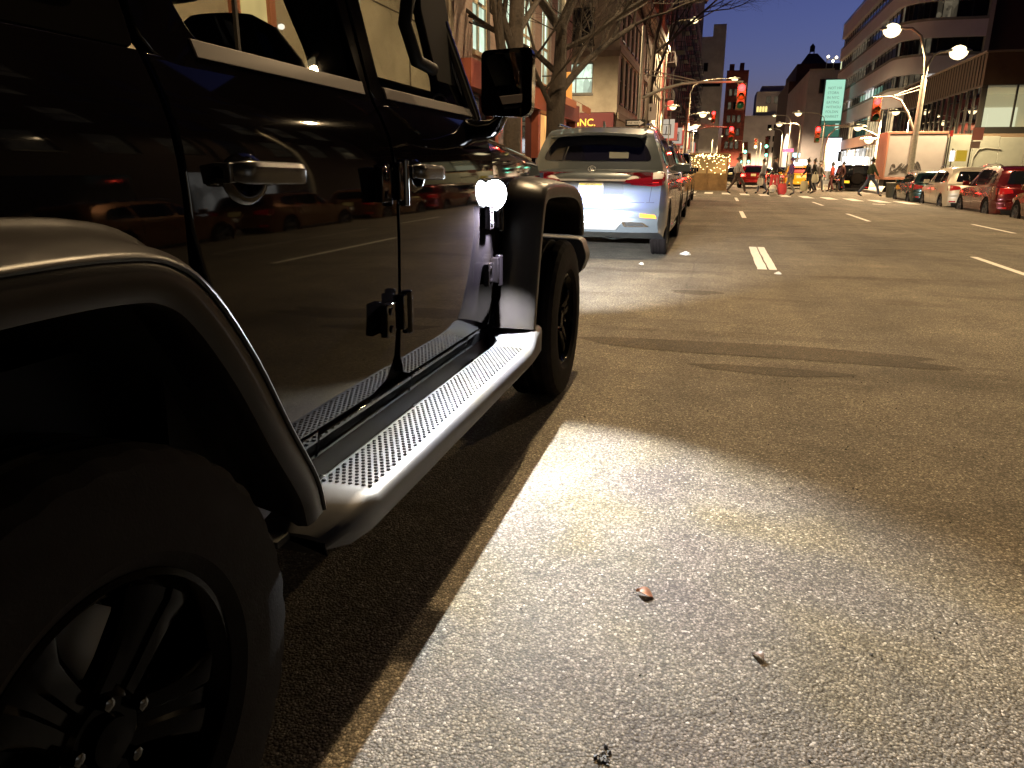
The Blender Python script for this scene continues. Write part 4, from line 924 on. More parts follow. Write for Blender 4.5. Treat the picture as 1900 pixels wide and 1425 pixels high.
# moving traffic
Car('saloon_car', 'red saloon stopped beyond the crossing with bright brake lights', 2.2, 53.0, paintm('red_paint', (.35, .01, .01)), L=4.5, W=1.80, H=1.50, kind='sedan', wheelR=.33, belt=.98, z0=-.02).standard(lit=1)
Car('saloon_car', 'dark saloon with lit brake lights queuing behind the red saloon\'s left', -.4, 58.0, DK, L=4.6, W=1.82, H=1.48, kind='sedan', wheelR=.33, belt=.97, z0=0).standard(lit=1)
tx = Car('taxi', 'yellow taxi stopped beyond the crossing with a red glow in its rear window', 5.15, 54.0, mat('taxi_yellow', (.75, .38, .01), .3, coat=1), L=4.6, W=1.84, H=1.62, kind='suv', wheelR=.35, belt=1.02, z0=-.12, cat='taxi').standard(lit=0)
tx.rear(rpoly([(-.50, 1.14), (-.46, 1.34), (.46, 1.34), (.50, 1.14)], .05), 'lit_rear_window', emis('red_window_glow', (1, .02, .03), .9), tree=(tx.bvc,), off=.02)
MB().box2((5.15 - .28, 55.6, 1.50), (5.15 + .28, 55.85, 1.66)).build('roof_sign', emis('taxi_roof_light', (1, .85, .75), 6), tx.root, .03)
tx.rear([(-.3, 1.50), (-.3, 1.54), (.3, 1.54), (.3, 1.50)], 'high_brake_lamp', emis('tail_lamp_lit', (1, .03, .02), 30), tree=(tx.bvc,), off=.02)
bx = Car('off_road_car', 'black boxy off-road car with a rear spare wheel and yellow plate beyond the crossing', 8.5, 53.0, CAR_BLACK, L=4.4, W=1.86, H=1.84, kind='boxy', wheelR=.40, belt=1.2, z0=-.3, cat='car').standard(plate_col=(.85, .65, .05))
MB().lathe([(-.24, .001), (-.24, .17), (-.22, .32), (-.15, .37), (-.06, .37), (0, .32), (0, .001)], (8.55, 53.0, .68), 'Y', 32).build('spare_wheel', RUBBER, bx.root)
far_tl = [(.9, 66, 'third', DK), (4.9, 64, 'second', CHAR), (2.0, 74, 'fourth', DK)]
for x, y, o_, p_ in far_tl:
    Car('saloon_car', {'third': 'dark saloon just beyond the red saloon, tail lamps lit', 'second': 'charcoal saloon just beyond the yellow taxi, tail lamps lit', 'fourth': 'dark saloon farthest away in the middle lane, tail lamps lit'}[o_], x, y, p_, L=4.6, W=1.8, H=1.46, kind='sedan', wheelR=.33, belt=.97, z0=gz(x)).standard(lit=1)

_src = [o for o in COL.objects if o.get('label', '').startswith('dark saloon farthest away')][0]
for (x, y, lb) in ((5.4, 72, 'dark saloon with lit tail lamps behind the charcoal one, right lane'), (-.6, 68, 'dark saloon with lit tail lamps in the left lane, nearer of two'), (-.9, 79, 'dark saloon with lit tail lamps in the left lane, farther of two'), (8.6, 76, 'dark saloon with lit tail lamps far down the right kerb'), (5.0, 84, 'dark saloon with lit tail lamps, farthest of the right lane'), (2.4, 88, 'dark saloon with lit tail lamps, very far in the middle lane'), (8.4, 96, 'dark saloon with lit tail lamps, farthest along the right kerb'), (.2, 98, 'dark saloon with lit tail lamps, very far left of the middle')):
    dup(_src, (x, y + 2.3, gz(x)), lb)

# ------------------------------------------------------------------ buildings
def wall_grid(mb, O, U, N, us, vs_, holes, depth=.14):
    """wall in the plane O + U*u + Z*v facing N; holes: set of (i, j) cells left open with reveals"""
    O, U, N = Vector(O), Vector(U), Vector(N); Z = Vector((0, 0, 1))
    P = lambda u, v, d=0: O + U * u + Z * v - N * d
    for i in range(len(us) - 1):
        for j in range(len(vs_) - 1):
            a, b, c, d_ = us[i], us[i + 1], vs_[j], vs_[j + 1]
            if (i, j) in holes:
                for (p, q) in (((a, c), (b, c)), ((b, c), (b, d_)), ((b, d_), (a, d_)), ((a, d_), (a, c))):
                    mb.add([P(*p), P(*q), P(*q, depth), P(*p, depth)], [(0, 1, 2, 3)])
            else: mb.add([P(a, c), P(b, c), P(b, d_), P(a, d_)], [(0, 1, 2, 3)])
def window(par, O, U, N, a, b, c, d_, glass, frame, depth=.14, fw=.05, split=(1, 1), name='window', blind=None):
    O, U, N = Vector(O), Vector(U), Vector(N); Z = Vector((0, 0, 1)); m = MB()
    P = lambda u, v, d=0: O + U * u + Z * v - N * d
    def bar(u0, u1, v0, v1, d0=.02, d1=0):
        k0, k1 = depth - .05, depth + .01
        vs = [P(u, v, k) for k in (k0, k1) for (u, v) in ((u0, v0), (u1, v0), (u1, v1), (u0, v1))]
        m.add(vs, [(0, 1, 2, 3), (4, 7, 6, 5), (0, 4, 5, 1), (1, 5, 6, 2), (2, 6, 7, 3), (3, 7, 4, 0)])
    bar(a, b, c, c + fw); bar(a, b, d_ - fw, d_); bar(a, a + fw, c + fw, d_ - fw); bar(b - fw, b, c + fw, d_ - fw)
    for k in range(1, split[0]): u = a + (b - a) * k / split[0]; bar(u - fw / 2, u + fw / 2, c + fw, d_ - fw)
    for k in range(1, split[1]): v = c + (d_ - c) * k / split[1]; bar(a + fw, b - fw, v - fw / 2, v + fw / 2)
    # sill
    vs = [P(u, v, k) for k in (-.07, .06) for (u, v) in ((a - .06, c - .10), (b + .06, c - .10), (b + .06, c), (a - .06, c))]
    m.add(vs, [(0, 1, 2, 3), (4, 7, 6, 5), (0, 4, 5, 1), (1, 5, 6, 2), (2, 6, 7, 3), (3, 7, 4, 0)])
    w_ = m.build(name, frame, par, smooth=0)
    MB().add([P(a, c, depth), P(b, c, depth), P(b, d_, depth), P(a, d_, depth)], [(0, 1, 2, 3)]).build('pane', glass, w_, smooth=0)
    if blind:
        f = blind; MB().add([P(a + fw, d_ - (d_ - c) * f, depth - .012), P(b - fw, d_ - (d_ - c) * f, depth - .012), P(b - fw, d_ - fw, depth - .012), P(a + fw, d_ - fw, depth - .012)], [(0, 1, 2, 3)]).build('blind', mat('window_blind', (.5, .48, .42), .8), w_, smooth=0)
    return w_
NIGHTG = mat('night_window_glass', (.010, .013, .020), .06, spec=.7)
def litglass(name, col, s, bands=(6, 3)):
    """a lit room behind glass: uneven light across the pane"""
    if name in MATS: return MATS[name]
    m = mat(name, (.03, .03, .03), .08, emit=col, es=s); n = m.node_tree; b = n.nodes['Principled BSDF']
    tc = n.nodes.new('ShaderNodeTexCoord'); mp = n.nodes.new('ShaderNodeMapping'); mp.inputs['Scale'].default_value = (bands[0] * .2, bands[0] * .2, bands[1] * .2)
    vo = n.nodes.new('ShaderNodeTexVoronoi'); vo.inputs['Scale'].default_value = 2.2; vo.distance = 'MANHATTAN'
    nz = n.nodes.new('ShaderNodeTexNoise'); nz.inputs['Scale'].default_value = 1.7; nz.inputs['Detail'].default_value = 3
    n.links.new(tc.outputs['Object'], mp.inputs[0]); n.links.new(mp.outputs[0], vo.inputs['Vector']); n.links.new(tc.outputs['Object'], nz.inputs['Vector'])
    sp = n.nodes.new('ShaderNodeSeparateColor'); n.links.new(vo.outputs['Color'], sp.inputs[0])
    mu = n.nodes.new('ShaderNodeMath'); mu.operation = 'MULTIPLY'; n.links.new(sp.outputs[0], mu.inputs[0]); n.links.new(nz.outputs[0], mu.inputs[1])
    mr = n.nodes.new('ShaderNodeMapRange'); mr.inputs[2].default_value = .55; mr.inputs[3].default_value = s * .35; mr.inputs[4].default_value = s * 1.35
    n.links.new(mu.outputs[0], mr.inputs[0]); n.links.new(mr.outputs[0], b.inputs['Emission Strength']); return m
LG_GREEN = litglass('lit_window_greenish', (.72, .92, .72), 1.1); LG_WARM = litglass('lit_window_warm', (1, .72, .38), .8); LG_WHITE = litglass('lit_window_white', (1, .97, .90), .7)
LG_DIM = litglass('dim_window', (.9, .75, .5), .10)
FR_D = mat('dark_window_frame', (.02, .02, .018), .4); FR_G = mat('grey_window_frame', (.18, .17, .15), .5)

def building(name, label, x0, x1, y0, y1, h, wallm, street=None, front=None, cornice=.25, base=.0, cat='building', roofm=None, z0=0.1, win_name='window'):
    """street/front = dict(w, gap, sill rows [(z0,z1)..], glass chooser, frame, split). Street side is the one facing the road."""
    left = x1 < 0; xs = x1 if left else x0; Ns = (1, 0, 0) if left else (-1, 0, 0)
    t = thing(name, label, cat, ((x0 + x1) / 2, (y0 + y1) / 2, z0))
    m = MB(); holes_all = []
    def side(spec, O, U, N, length):
        if not spec:
            wall_grid(m, O, U, N, [0, length], [0, h - z0], set()); return
        n = max(1, int((length - spec.get('m', .6) * 2 + spec['gap']) / (spec['w'] + spec['gap']))); used = n * spec['w'] + (n - 1) * spec['gap']; s0 = (length - used) / 2
        us = [0]; cols = []
        for k in range(n):
            a = s0 + k * (spec['w'] + spec['gap']); cols.append(len(us)); us += [a, a + spec['w']]
        us.append(length); vs_ = [0]; rws = []
        for (a, b) in spec['rows']: rws.append(len(vs_)); vs_ += [a - z0, b - z0]
        vs_.append(h - z0)
        H_ = {(i, j) for i in cols for j in rws}
        wall_grid(m, O, U, N, us, vs_, H_, spec.get('depth', .14))
        for i in cols:
            for j in rws: holes_all.append((spec, O, U, N, us[i], us[i + 1], vs_[j], vs_[j + 1]))
    side(street, (xs, y0, z0), (0, 1, 0), Ns, y1 - y0)
    xf = x1 if left else x0; uf = (-1, 0, 0) if left else (1, 0, 0)
    side(front, (xf, y0, z0), uf, (0, -1, 0), x1 - x0)
    xb = x0 if left else x1
    m.add([(xb, y0, z0), (xb, y1, z0), (xb, y1, h), (xb, y0, h)], [(0, 1, 2, 3)]).add([(x0, y1, z0), (x1, y1, z0), (x1, y1, h), (x0, y1, h)], [(0, 1, 2, 3)]).add([(x0, y0, h), (x1, y0, h), (x1, y1, h), (x0, y1, h)], [(0, 1, 2, 3)])
    m.build('wall', wallm, t, smooth=0, fix=False)
    for i, (spec, O, U, N, a, b, c, d_) in enumerate(holes_all):
        g = spec['glass']; g = random.choice(g) if isinstance(g, (list, tuple)) else g
        window(t, O, U, N, a, b, c, d_, g, spec.get('frame', FR_D), spec.get('depth', .14), spec.get('fw', .06), spec.get('split', (1, 2)), blind=random.choice((None, None, .3, .5)) if spec.get('blinds') else None)
    if cornice:
        s = -1 if not left else 1
        cm = MB()
        cm.box2((xs - s * .1, y0 - .003, h - .75), (xs + s * cornice, y1, h - .55)).box2((xs - s * .1, y0 - .003, h - .55), (xs + s * (cornice + .18), y1, h - .35)).box2((xs - s * .1, y0 - .003, h - .35), (xs + s * (cornice + .30), y1, h + .06))
        k = y0 + .5
        while k < y1: cm.box2((xs, k, h - 1.05), (xs + s * (cornice - .03), k + .22, h - .75)); k += .8
        cm.build('cornice', roofm or mat('cornice_stone', (.22, .19, .15), .8, var=(3, .2)), t, smooth=0)
    return t
BEIGE = mat('beige_render', (.36, .31, .23), .85, var=(.7, .16), bump=(40, .3, .004)); PINKB = brickmat('pink_brown_brick', (.34, .25, .22), (.29, .21, .185), (.30, .27, .24))
TAN = mat('tan_limestone', (.34, .315, .26), .85, var=(1.2, .22), bump=(12, .3, .01)); REDB = brickmat('dark_red_brick', (.30, .055, .045), (.22, .04, .03), (.09, .06, .05))
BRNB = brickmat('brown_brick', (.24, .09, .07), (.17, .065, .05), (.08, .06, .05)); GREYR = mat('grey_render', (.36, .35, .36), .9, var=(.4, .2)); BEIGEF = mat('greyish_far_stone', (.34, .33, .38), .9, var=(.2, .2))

# beside the car: beige rendered building with a bright doorway
b0 = building('building', 'beige rendered building with a bright yellow doorway seen through the off-road car', -16, -6, -14, 17, 11, BEIGE, cornice=.2)
fr = MB()
for (a, b) in ((8.70, 8.84), (9.50, 9.64)): fr.box2((-6.0, a, .13), (-5.92, b, 5.0))
fr.box2((-6, 8.84, 4.9), (-5.92, 9.50, 5.0)); df = fr.build('door_frame', mat('salmon_painted_wood', (.42, .16, .09), .5), b0)
MB().box2((-6, 8.84, .13), (-5.97, 9.50, 4.9)).build('lit_doorway', litglass('lit_doorway_yellow', (1, .74, .30), 2.6, (1, 1)), df)
MB().box2((-6, 11.9, .2), (-5.985, 11.93, 10)).box2((-6, 14.4, .2), (-5.985, 14.43, 10)).box2((-6, 9.9, 3.9), (-5.988, 17, 3.92)).build('panel_joints', mat('joint_dark', (.10, .08, .06), .9), b0)
MB().lathe([(0, .001), (.02, .03), (.06, .038), (.09, .025), (.10, .001)], (-5.98, 9.76, 2.98), 'X', 16).build('wall_lamp', emis('wall_lamp_white', (1, .95, .85), 3), b0)
for y, g in ((-2, LG_DIM), (2.5, NIGHTG), (5.5, NIGHTG), (12.4, NIGHTG)):
    window(b0, (-5.98, y, 0), (0, 1, 0), (1, 0, 0), 0, 1.5, 5.2, 7.4, g, FR_G, depth=.0)
# second: pink-brown brick with tall lit windows above a red shopfront
b1 = building('building', 'pink brown brick building with tall lit windows above a red shopfront behind the bare trees', -16, -6, 17.05, 31, 16, PINKB,
              street=dict(w=1.45, gap=1.0, m=.7, rows=[(3.9, 7.4), (8.2, 11.6), (12.3, 14.8)], glass=[LG_GREEN, LG_GREEN, LG_WHITE, LG_GREEN], frame=mat('cream_frame', (.42, .36, .26), .6), split=(2, 3), fw=.08), cornice=.3)
RED = mat('shopfront_red', (.28, .075, .045), .45, var=(3, .15)); ORL = litglass('shop_orange_light', (1, .50, .15), 1.6, (2, 1))
sf = MB()
for y in (17.2, 19.5, 22, 24.4, 26.6, 28.6, 30.8): sf.box2((-6.0, y - .16, .13), (-5.72, y + .16, 3.1)); 
sf.box2((-6, 17.1, 2.95), (-5.62, 30.95, 3.55)); o = sf.build('shopfront', RED, b1)
for (a, b, g) in ((17.4, 19.3, NIGHTG), (19.7, 21.8, LG_DIM), (22.2, 24.2, NIGHTG), (24.6, 26.4, ORL), (26.8, 28.4, LG_WARM), (28.8, 30.6, NIGHTG)):
    MB().box2((-6.0, a, .5), (-5.94, b, 2.9)).build('shop_window', g, o)
for k, (y, z) in enumerate(((24.5, 3.35), (27.5, 3.35))):
    m = MB(); m.add([(-6, y, z + .55), (-6, y + 1.9, z + .55), (-4.9, y + 1.9, z), (-4.9, y, z), (-4.9, y + 1.9, z - .22), (-4.9, y, z - .22)], [(0, 1, 2, 3), (3, 2, 4, 5)]).build('awning', mat('salmon_canvas', (.50, .20, .12), .8), b1)
for (y, z, s) in ((19.2, 3.2, .5), (22.4, 3.3, .4)):
    MB().box2((-5.7, y, z), (-5.62, y + .5, z + .5)).build('lit_sign', emis('yellow_sign_light', (1, .75, .25), 1.2), b1)
ws = tag(MB().box2((-5.65, 25.9, 3.3), (-4.98, 26.0, 4.25)).build('shop_sign', mat('orange_sign_board', (.7, .36, .10), .5, emit=(1, .5, .12), es=.35), bevel=.03), 'orange hanging shop sign with a black figure, left of the tree trunk', 'sign')
m = MB(); m.tube([(-5.30, 25.885, 3.98), (-5.24, 25.885, 3.90), (-5.34, 25.885, 3.78), (-5.22, 25.885, 3.66), (-5.36, 25.885, 3.52)], [.05, .03, .05, .03, .045], 6).build('sign_figure', FR_D, ws)
MB().box2((-6.02, 25.93, 4.12), (-5.64, 25.97, 4.16)).build('sign_arm', FR_D, ws)
# tan stone corner building across the side street
b2 = building('building', 'tan stone corner building with a maroon awning reading INC.', -16, -6, 45, 76, 12.1, TAN,
              street=dict(w=1.25, gap=1.05, m=1.0, rows=[(4.9, 7.5), (8.3, 10.3)], glass=[NIGHTG, NIGHTG, LG_DIM], frame=FR_D, split=(2, 2)),
              front=dict(w=2.0, gap=.55, m=.75, rows=[(5.35, 7.0), (7.95, 9.9)], glass=[LG_GREEN, NIGHTG], frame=FR_D, split=(2, 2)), cornice=.35)
for o in [c for c in b2.children if c.name.startswith('window')]:
    pn = [c for c in o.children if c.name.startswith('pane')][0]; zc = sum(v.co.z for v in pn.data.vertices) / 4; yc = pn.data.vertices[0].co.y + 15.5
    if yc < .3: pn.data.materials[0] = LG_GREEN if zc < 7.4 else NIGHTG
MB().box2((-16, 44.85, 3.95), (-6.002, 44.99, 4.3)).box2((-16, 44.88, 7.3), (-5.93, 44.99, 7.62)).box2((-5.99, 45, 3.95), (-5.87, 76, 4.3)).box2((-5.99, 45, 7.55), (-5.90, 76, 7.85)).build('string_course', mat('cornice_stone', (.22, .19, .15), .8, var=(3, .2)), b2)
aw = MB(); aw.prism([(44.95, 4.32), (44.5, 4.25), (44.45, 3.1), (44.95, 3.1)], 'X', -9.5, -6.1); aw = aw.build('awning', mat('maroon_canvas', (.10, .012, .02), .7), b2)
YL = mat('yellow_lettering', (.85, .60, .10), .5, emit=(1, .65, .1), es=.45)
ay = Vector((0, -.0, .35)).normalized()
text_mesh('awning_text', 'RF   INC.', YL, .56, (-7.10, 44.44, 3.55), (1, 0, 0), (0, 0, 1), aw, .006, align='RIGHT', bold=.008)
MB().box2((-6.0, 47, .13), (-5.9, 75, 3.6)).build('shopfront', mat('dark_shopfront', (.05, .02, .02), .4), b2)
for k in range(5): MB().box2((-5.9, 48 + k * 5.3, .5), (-5.86, 52 + k * 5.3, 3.0)).build('shop_window', (LG_WARM, NIGHTG, LG_WARM, ORL, LG_DIM)[k], b2)
# dark red tenements with fire escapes
def fire_escape(par, y, x, floors, z0=4.5, dz=3.3):
    m = MB()
    for k in range(floors):
        z = z0 + dz * k; m.box2((x, y, z), (x + 1.0, y + 3.6, z + .06))
        for t in range(13): m.box2((x + .96, y + .3 * t, z), (x + .99, y + .3 * t + .03, z + .95))
        m.box2((x + .95, y, z + .92), (x + 1.0, y + 3.6, z + .97)).box2((x, y, z + .92), (x + 1.0, y + .04, z + .97)).box2((x, y + 3.56, z + .92), (x + 1, y + 3.6, z + .97))
        if k < floors - 1: m.tube([(x + .55, y + .4, z + .05), (x + .55, y + 3.0, z + dz)], .05, 4).tube([(x + .80, y + .4, z + .05), (x + .80, y + 3.0, z + dz)], .05, 4)
    m.build('fire_escape', mat('fire_escape_iron', (.015, .012, .012), .5), par, smooth=0)
for (y0, y1, h, mt, lb) in ((76.05, 92, 27, REDB, 'dark red brick tenement with fire escapes next to the tan stone building'), (92.05, 112, 30, BRNB, 'brown brick tenement beyond the first red one on the left'), (112.05, 140, 34, REDB, 'tall dark red brick block on the left, third past the tan building'), (140.05, 182, 37, BRNB, 'tallest brown brick block at the end of the left row')):
    b = building('building', lb, -20, -6, y0, y1, h, mt, street=dict(w=1.3, gap=1.5, m=1, rows=[(5 + 3.3 * k, 6.9 + 3.3 * k) for k in range(int((h - 6) / 3.3))][:8], glass=[NIGHTG, NIGHTG, NIGHTG, LG_DIM, LG_DIM], frame=FR_D), front=dict(w=1.3, gap=3, m=1, rows=[(14, 16), (18, 20)], glass=[NIGHTG], frame=FR_D), cornice=.5, roofm=mat('dark_red_cornice', (.09, .02, .018), .7))
    for k in range(int((y1 - y0) / 8)): fire_escape(b, y0 + 2 + k * 8, -6, 6)
    MB().box2((-6, y0 + .4, .13), (-5.85, y1 - .4, 3.4)).build('shopfront', mat('red_lit_fascia', (.30, .02, .02), .5, emit=(1, .06, .04), es=.10), b)
    for k in range(int((y1 - y0) / 5)): MB().box2((-5.85, y0 + 1 + k * 5, .6), (-5.8, y0 + 4.4 + k * 5, 2.8)).build('shop_window', random.choice((LG_WARM, NIGHTG, ORL, LG_DIM)), b)
    for k in range(2):
        yy = y0 + 3 + k * 6; q = MB().box2((-5.8, yy, 4.2), (-4.7, yy + .2, 6.0)).build('hanging_sign', emis('hanging_red_sign' if k else 'hanging_pale_sign', (1, .12, .08) if k else (.9, .8, .65), .5), b)
def block(name, label, parts, mt, wins=None, cat='building'):
    """parts: list of (x0,x1,y0,y1,z0,z1); wins: list of (x0,x1,z0,z1,y,mat)"""
    x0, x1, y0, y1, _, _ = parts[0]; t = thing(name, label, cat, ((x0 + x1) / 2, (y0 + y1) / 2, 0))
    for i, p in enumerate(parts):
        m = MB().box2((p[0], p[2], p[4]), (p[1], p[3], p[5])); m.build('wall' if i == 0 else 'upper_storey', mt, t, smooth=0)
    for (a, b, c, d_, y, g) in (wins or []):
        f = MB().box2((a - .15, y - .10, c - .15), (b + .15, y - .02, d_ + .15)).build('window', FR_D, t, smooth=0)
        MB().box2((a, y - .12, c), (b, y - .09, d_)).build('pane', g, f, smooth=0)
    return t
g_ = []
block('building', 'grey stepped tower block standing behind the left row', [(-14, -1.2, 230, 250, 0, 34.6), (-8.0, -4.7, 230.2, 249, 34.6, 36.9), (-4.7, -1.25, 230.1, 249, 34.6, 40)], GREYR, [(-7.4, -1.8, 24, 24.6, 230, NIGHTG), (-6.5, -5.6, 28, 30, 230, NIGHTG)])
block('building', 'dark red tower with rooftop water tanks left of the street\'s vanishing point', [(-.2, 6.5, 260, 280, 0, 31.5), (.5, 2.0, 262, 270, 31.5, 33.6), (3.7, 5.0, 262, 270, 31.5, 33.9)], REDB, [(1 + 1.6 * i, 1.9 + 1.6 * i, 8 + 4 * j, 10 + 4 * j, 260, random.choice((NIGHTG, LG_DIM))) for i in range(3) for j in range(5)])
bf = block('building', 'pale stepped stone block closing the street with one row of yellow arched windows', [(7.4, 30, 320, 345, 0, 21.8), (11.7, 29, 322, 344, 21.8, 30.8), (13.5, 25, 324, 342, 30.8, 33)], BEIGEF,
    [(15.5 + 3 * i, 17 + 3 * i, 26.5, 28.8, 322, LG_DIM) for i in range(4)] + [(17 + 2.3 * i, 18.2 + 2.3 * i, 8 + 4.2 * j, 9.9 + 4.2 * j, 320, NIGHTG) for i in range(5) for j in range(3)])
YA = emis('yellow_arch_glow', (1, .78, .25), 1.3)
for k in range(4):
    x = 12.2 + k * 1.05; q = MB(); q.prism([(x, 23.3)] + [(x + .4 + .4 * math.cos(R(180 - a)), 25.0 + .4 * math.sin(R(a))) for a in range(0, 181, 30)] + [(x + .8, 23.3)], 'Y', 321.86, 321.98); q.build('arched_window', YA, bf)
bd = block('building', 'dark brown tower with a pointed roof and rooftop tank right of centre', [(12.3, 26, 170, 200, 0, 18.6), (13.6, 26, 171, 199, 18.6, 22.0)], mat('very_dark_stone', (.060, .032, .028), .9, var=(.3, .3)), [(13.5 + 2.2 * i, 14.6 + 2.2 * i, 5 + 3.4 * j, 7 + 3.4 * j, 170, random.choice((NIGHTG, NIGHTG, LG_DIM))) for i in range(3) for j in range(4)])
m = MB(); m.add([(14.2, 172, 22), (19.4, 172, 22), (19.4, 180, 22), (14.2, 180, 22), (15.8, 175, 24.4), (17.6, 175, 24.4), (17.6, 177, 24.4), (15.8, 177, 24.4)], [(0, 1, 5, 4), (1, 2, 6, 5), (2, 3, 7, 6), (3, 0, 4, 7), (4, 5, 6, 7)]).build('roof', MATS['very_dark_stone'], bd, smooth=0)
q = MB(); q.lathe([(24.9, .001), (24.9, .5), (25.9, .5), (26.5, .001)], (16.6, 176, 0), 'Z', 14)
for dx, dy in ((.4, .4), (-.4, .4), (.4, -.4), (-.4, -.4)): q.tube([(16.6 + dx, 176 + dy, 24.3), (16.6 + dx, 176 + dy, 24.95)], .07, 5)
q.build('water_tank', mat('dark_tank_wood', (.05, .04, .035), .9), bd)
bw = block('building', 'grey blank-walled building with a lit rooftop frame behind the billboard', [(12.2, 17.2, 130, 168, 0, 16.0)], mat('grey_brown_render', (.26, .25, .30), .9, var=(.4, .2)), [(14.0, 15.1, 12.8, 14.6, 130, NIGHTG)])
q = MB()
for x in (14.6, 15.6, 16.9): q.box2((x, 131, 16.0), (x + .10, 131.1, 18.0))
q.box2((14.6, 131, 17.6), (17.0, 131.1, 17.72)).box2((12.2, 130.0, 16.0), (15.8, 130.3, 16.25)).build('roof_frame', GALV, bw, smooth=0)
MB().box2((16.7, 130.9, 16.2), (17.2, 131.0, 17.8)).build('roof_sign', emis('roof_sign_glow', (.85, .9, .55), .9), bw)
for x, z in ((14.75, 17.85), (15.5, 17.2), (15.95, 17.7)): MB().lathe([(0, .001), (.05, .16), (.25, .2), (.4, .001)], (x, 130.8, z), 'Z', 8).build('roof_lamp', emis('roof_lamp_warm', (1, .85, .6), 7), bw)
# tall green-lit billboard and bright screen under it
bb = thing('billboard', 'tall glowing pale green billboard of small grey lines right of centre', 'billboard', (12.4, 100, 0))
P0 = (11.35, 11.52), (13.37, 11.47), (13.62, 5.0), (11.42, 5.0)
m = MB(); m.panel([(11.25, 5.0), (11.25, 11.62), (13.60, 11.62), (13.60, 5.0)], lambda u, v, d: (u, 100.05 + d, v), .5, 10, 10).build('billboard_box', mat('billboard_dark_green', (.02, .05, .04), .6), bb)
MB().box2((11.38, 100.0, 6.95), (13.5, 100.04, 11.5)).build('lit_panel', emis('billboard_green_glow', (.52, 1, .74), .80), bb)
MB().box2((11.38, 100.0, 5.1), (13.5, 100.04, 6.94)).build('lower_panel', emis('billboard_dark_glow', (.10, .38, .26), .35), bb)
for i, t_ in enumerate(('NOT HA', 'STORA', 'IN NYC', 'EATING', 'WITHOU', 'FOLDIN', 'MARKET')):
    text_mesh('billboard_text', t_, mat('billboard_ink', (.10, .2, .16), .6, emit=(.25, .45, .35), es=.4), .42, (11.68, 99.98, 10.45 - i * .53), (1, 0, 0), (0, 0, 1), bb, .005, align='LEFT', sx=.95)
MB().box2((12.95, 99.96, 5.9), (13.35, 99.99, 6.6)).build('billboard_logo', emis('logo_pale_green', (.6, 1, .8), .8), bb)
MB().box2((12.3, 100.2, 0), (12.6, 100.5, 5.0)).build('billboard_post', GALV, bb)
sc_ = thing('advertising_screen', 'bright white two-part screen below the green billboard', 'screen', (12.9, 99, 0))
MB().box2((12.1, 99.1, 1.8), (13.9, 99.4, 5.0)).build('screen_case', FR_D, sc_); MB().box2((12.18, 99.0, 3.4), (13.75, 99.09, 4.9)).box2((12.18, 99.0, 2.2), (13.55, 99.09, 3.3)).build('lit_face', emis('screen_white', (.9, .93, 1), 3.5), sc_)
MB().box2((12.7, 99.15, 0), (13.1, 99.35, 1.8)).build('post', GALV, sc_)
# banded modern building on the right with a rounded corner
bn = thing('building', 'pale banded office building with rounded corner behind the street lamp on the right', 'building', (17, 80, 0))
PK = mat('pale_pink_stone', (.60, .60, .66), .7, var=(.5, .08)); ZB = [(6.6, 8.05), (9.25, 10.65), (12.1, 13.4), (14.95, 16.2), (17.6, 19.2)]
def plan(off):
    pts = [(14.1 - off, 112)] + [(14.1 - off, 78.2)]
    pts += [(17.1 + (3.0 + off) * math.cos(R(a)), 78 + (3.0 + off) * math.sin(R(a))) for a in range(180, 271, 10)] + [(20.6 + off * .2, 75 - off)]
    return pts
for i, (a, b) in enumerate(ZB):
    m = MB(); p = plan(.0); m.grid([[(x, y, z) for x, y in p] for z in (a, b)]); pi_ = plan(-.35); m.grid([[(x, y, a) for x, y in p], [(x, y, a) for x, y in pi_]]); m.grid([[(x, y, b) for x, y in p], [(x, y, b) for x, y in pi_]])
    if i == 4: m.f.append(tuple(range(len(m.v), len(m.v) + len(p)))); m.v += [(x, y, b) for x, y in p]
    m.build('band', PK, bn, smooth=30)
    st = MB(); p2 = plan(.04); st.grid([[(x, y, z) for x, y in p2] for z in (b, b + .22)]); st.build('band_coping', mat('coping_grey', (.20, .21, .20), .7), bn, smooth=30)
for i in range(5):
    za = ([0] + [b for a, b in ZB])[i]; zb_ = ZB[i][0]
    p = plan(-.35); cols = {0: [LG_WARM, NIGHTG], 1: [LG_WHITE, LG_DIM, LG_DIM, LG_WHITE, NIGHTG], 2: [NIGHTG, LG_DIM], 3: [NIGHTG, LG_DIM], 4: [NIGHTG]}[i]
    q = []; 
    for (xa, ya), (xb_, yb) in zip(p, p[1:]):
        L_ = math.hypot(xb_ - xa, yb - ya); n = max(1, round(L_ / (1.6 if ya > 78 else 1.1)))
        for k in range(n): q.append(((xa + (xb_ - xa) * k / n, ya + (yb - ya) * k / n), (xa + (xb_ - xa) * (k + 1) / n, ya + (yb - ya) * (k + 1) / n)))
    j = 0
    while j < len(q):
        run = random.choice((1, 2, 2, 3)); g_m = MB()
        for (a, b) in q[j:j + run]: g_m.add([(*a, za), (*b, za), (*b, zb_), (*a, zb_)], [(0, 1, 2, 3)])
        g_m.build('window', random.choice(cols), bn, smooth=0); j += run
    mm = MB()
    for (a, b) in q: mm.box(((a[0]), (a[1]), (za + zb_) / 2), (.07, .07, zb_ - za))
    mm.tube([(a[0], a[1], za + .05) for a, b in q] + [(*q[-1][1], za + .05)], .05, 4)
    mm.build('mullions', FR_D, bn, smooth=0)
MB().box2((20.6, 74.98, 0), (20.95, 110, 19.4)).build('end_pier', mat('pier_grey', (.35, .34, .33), .8), bn)
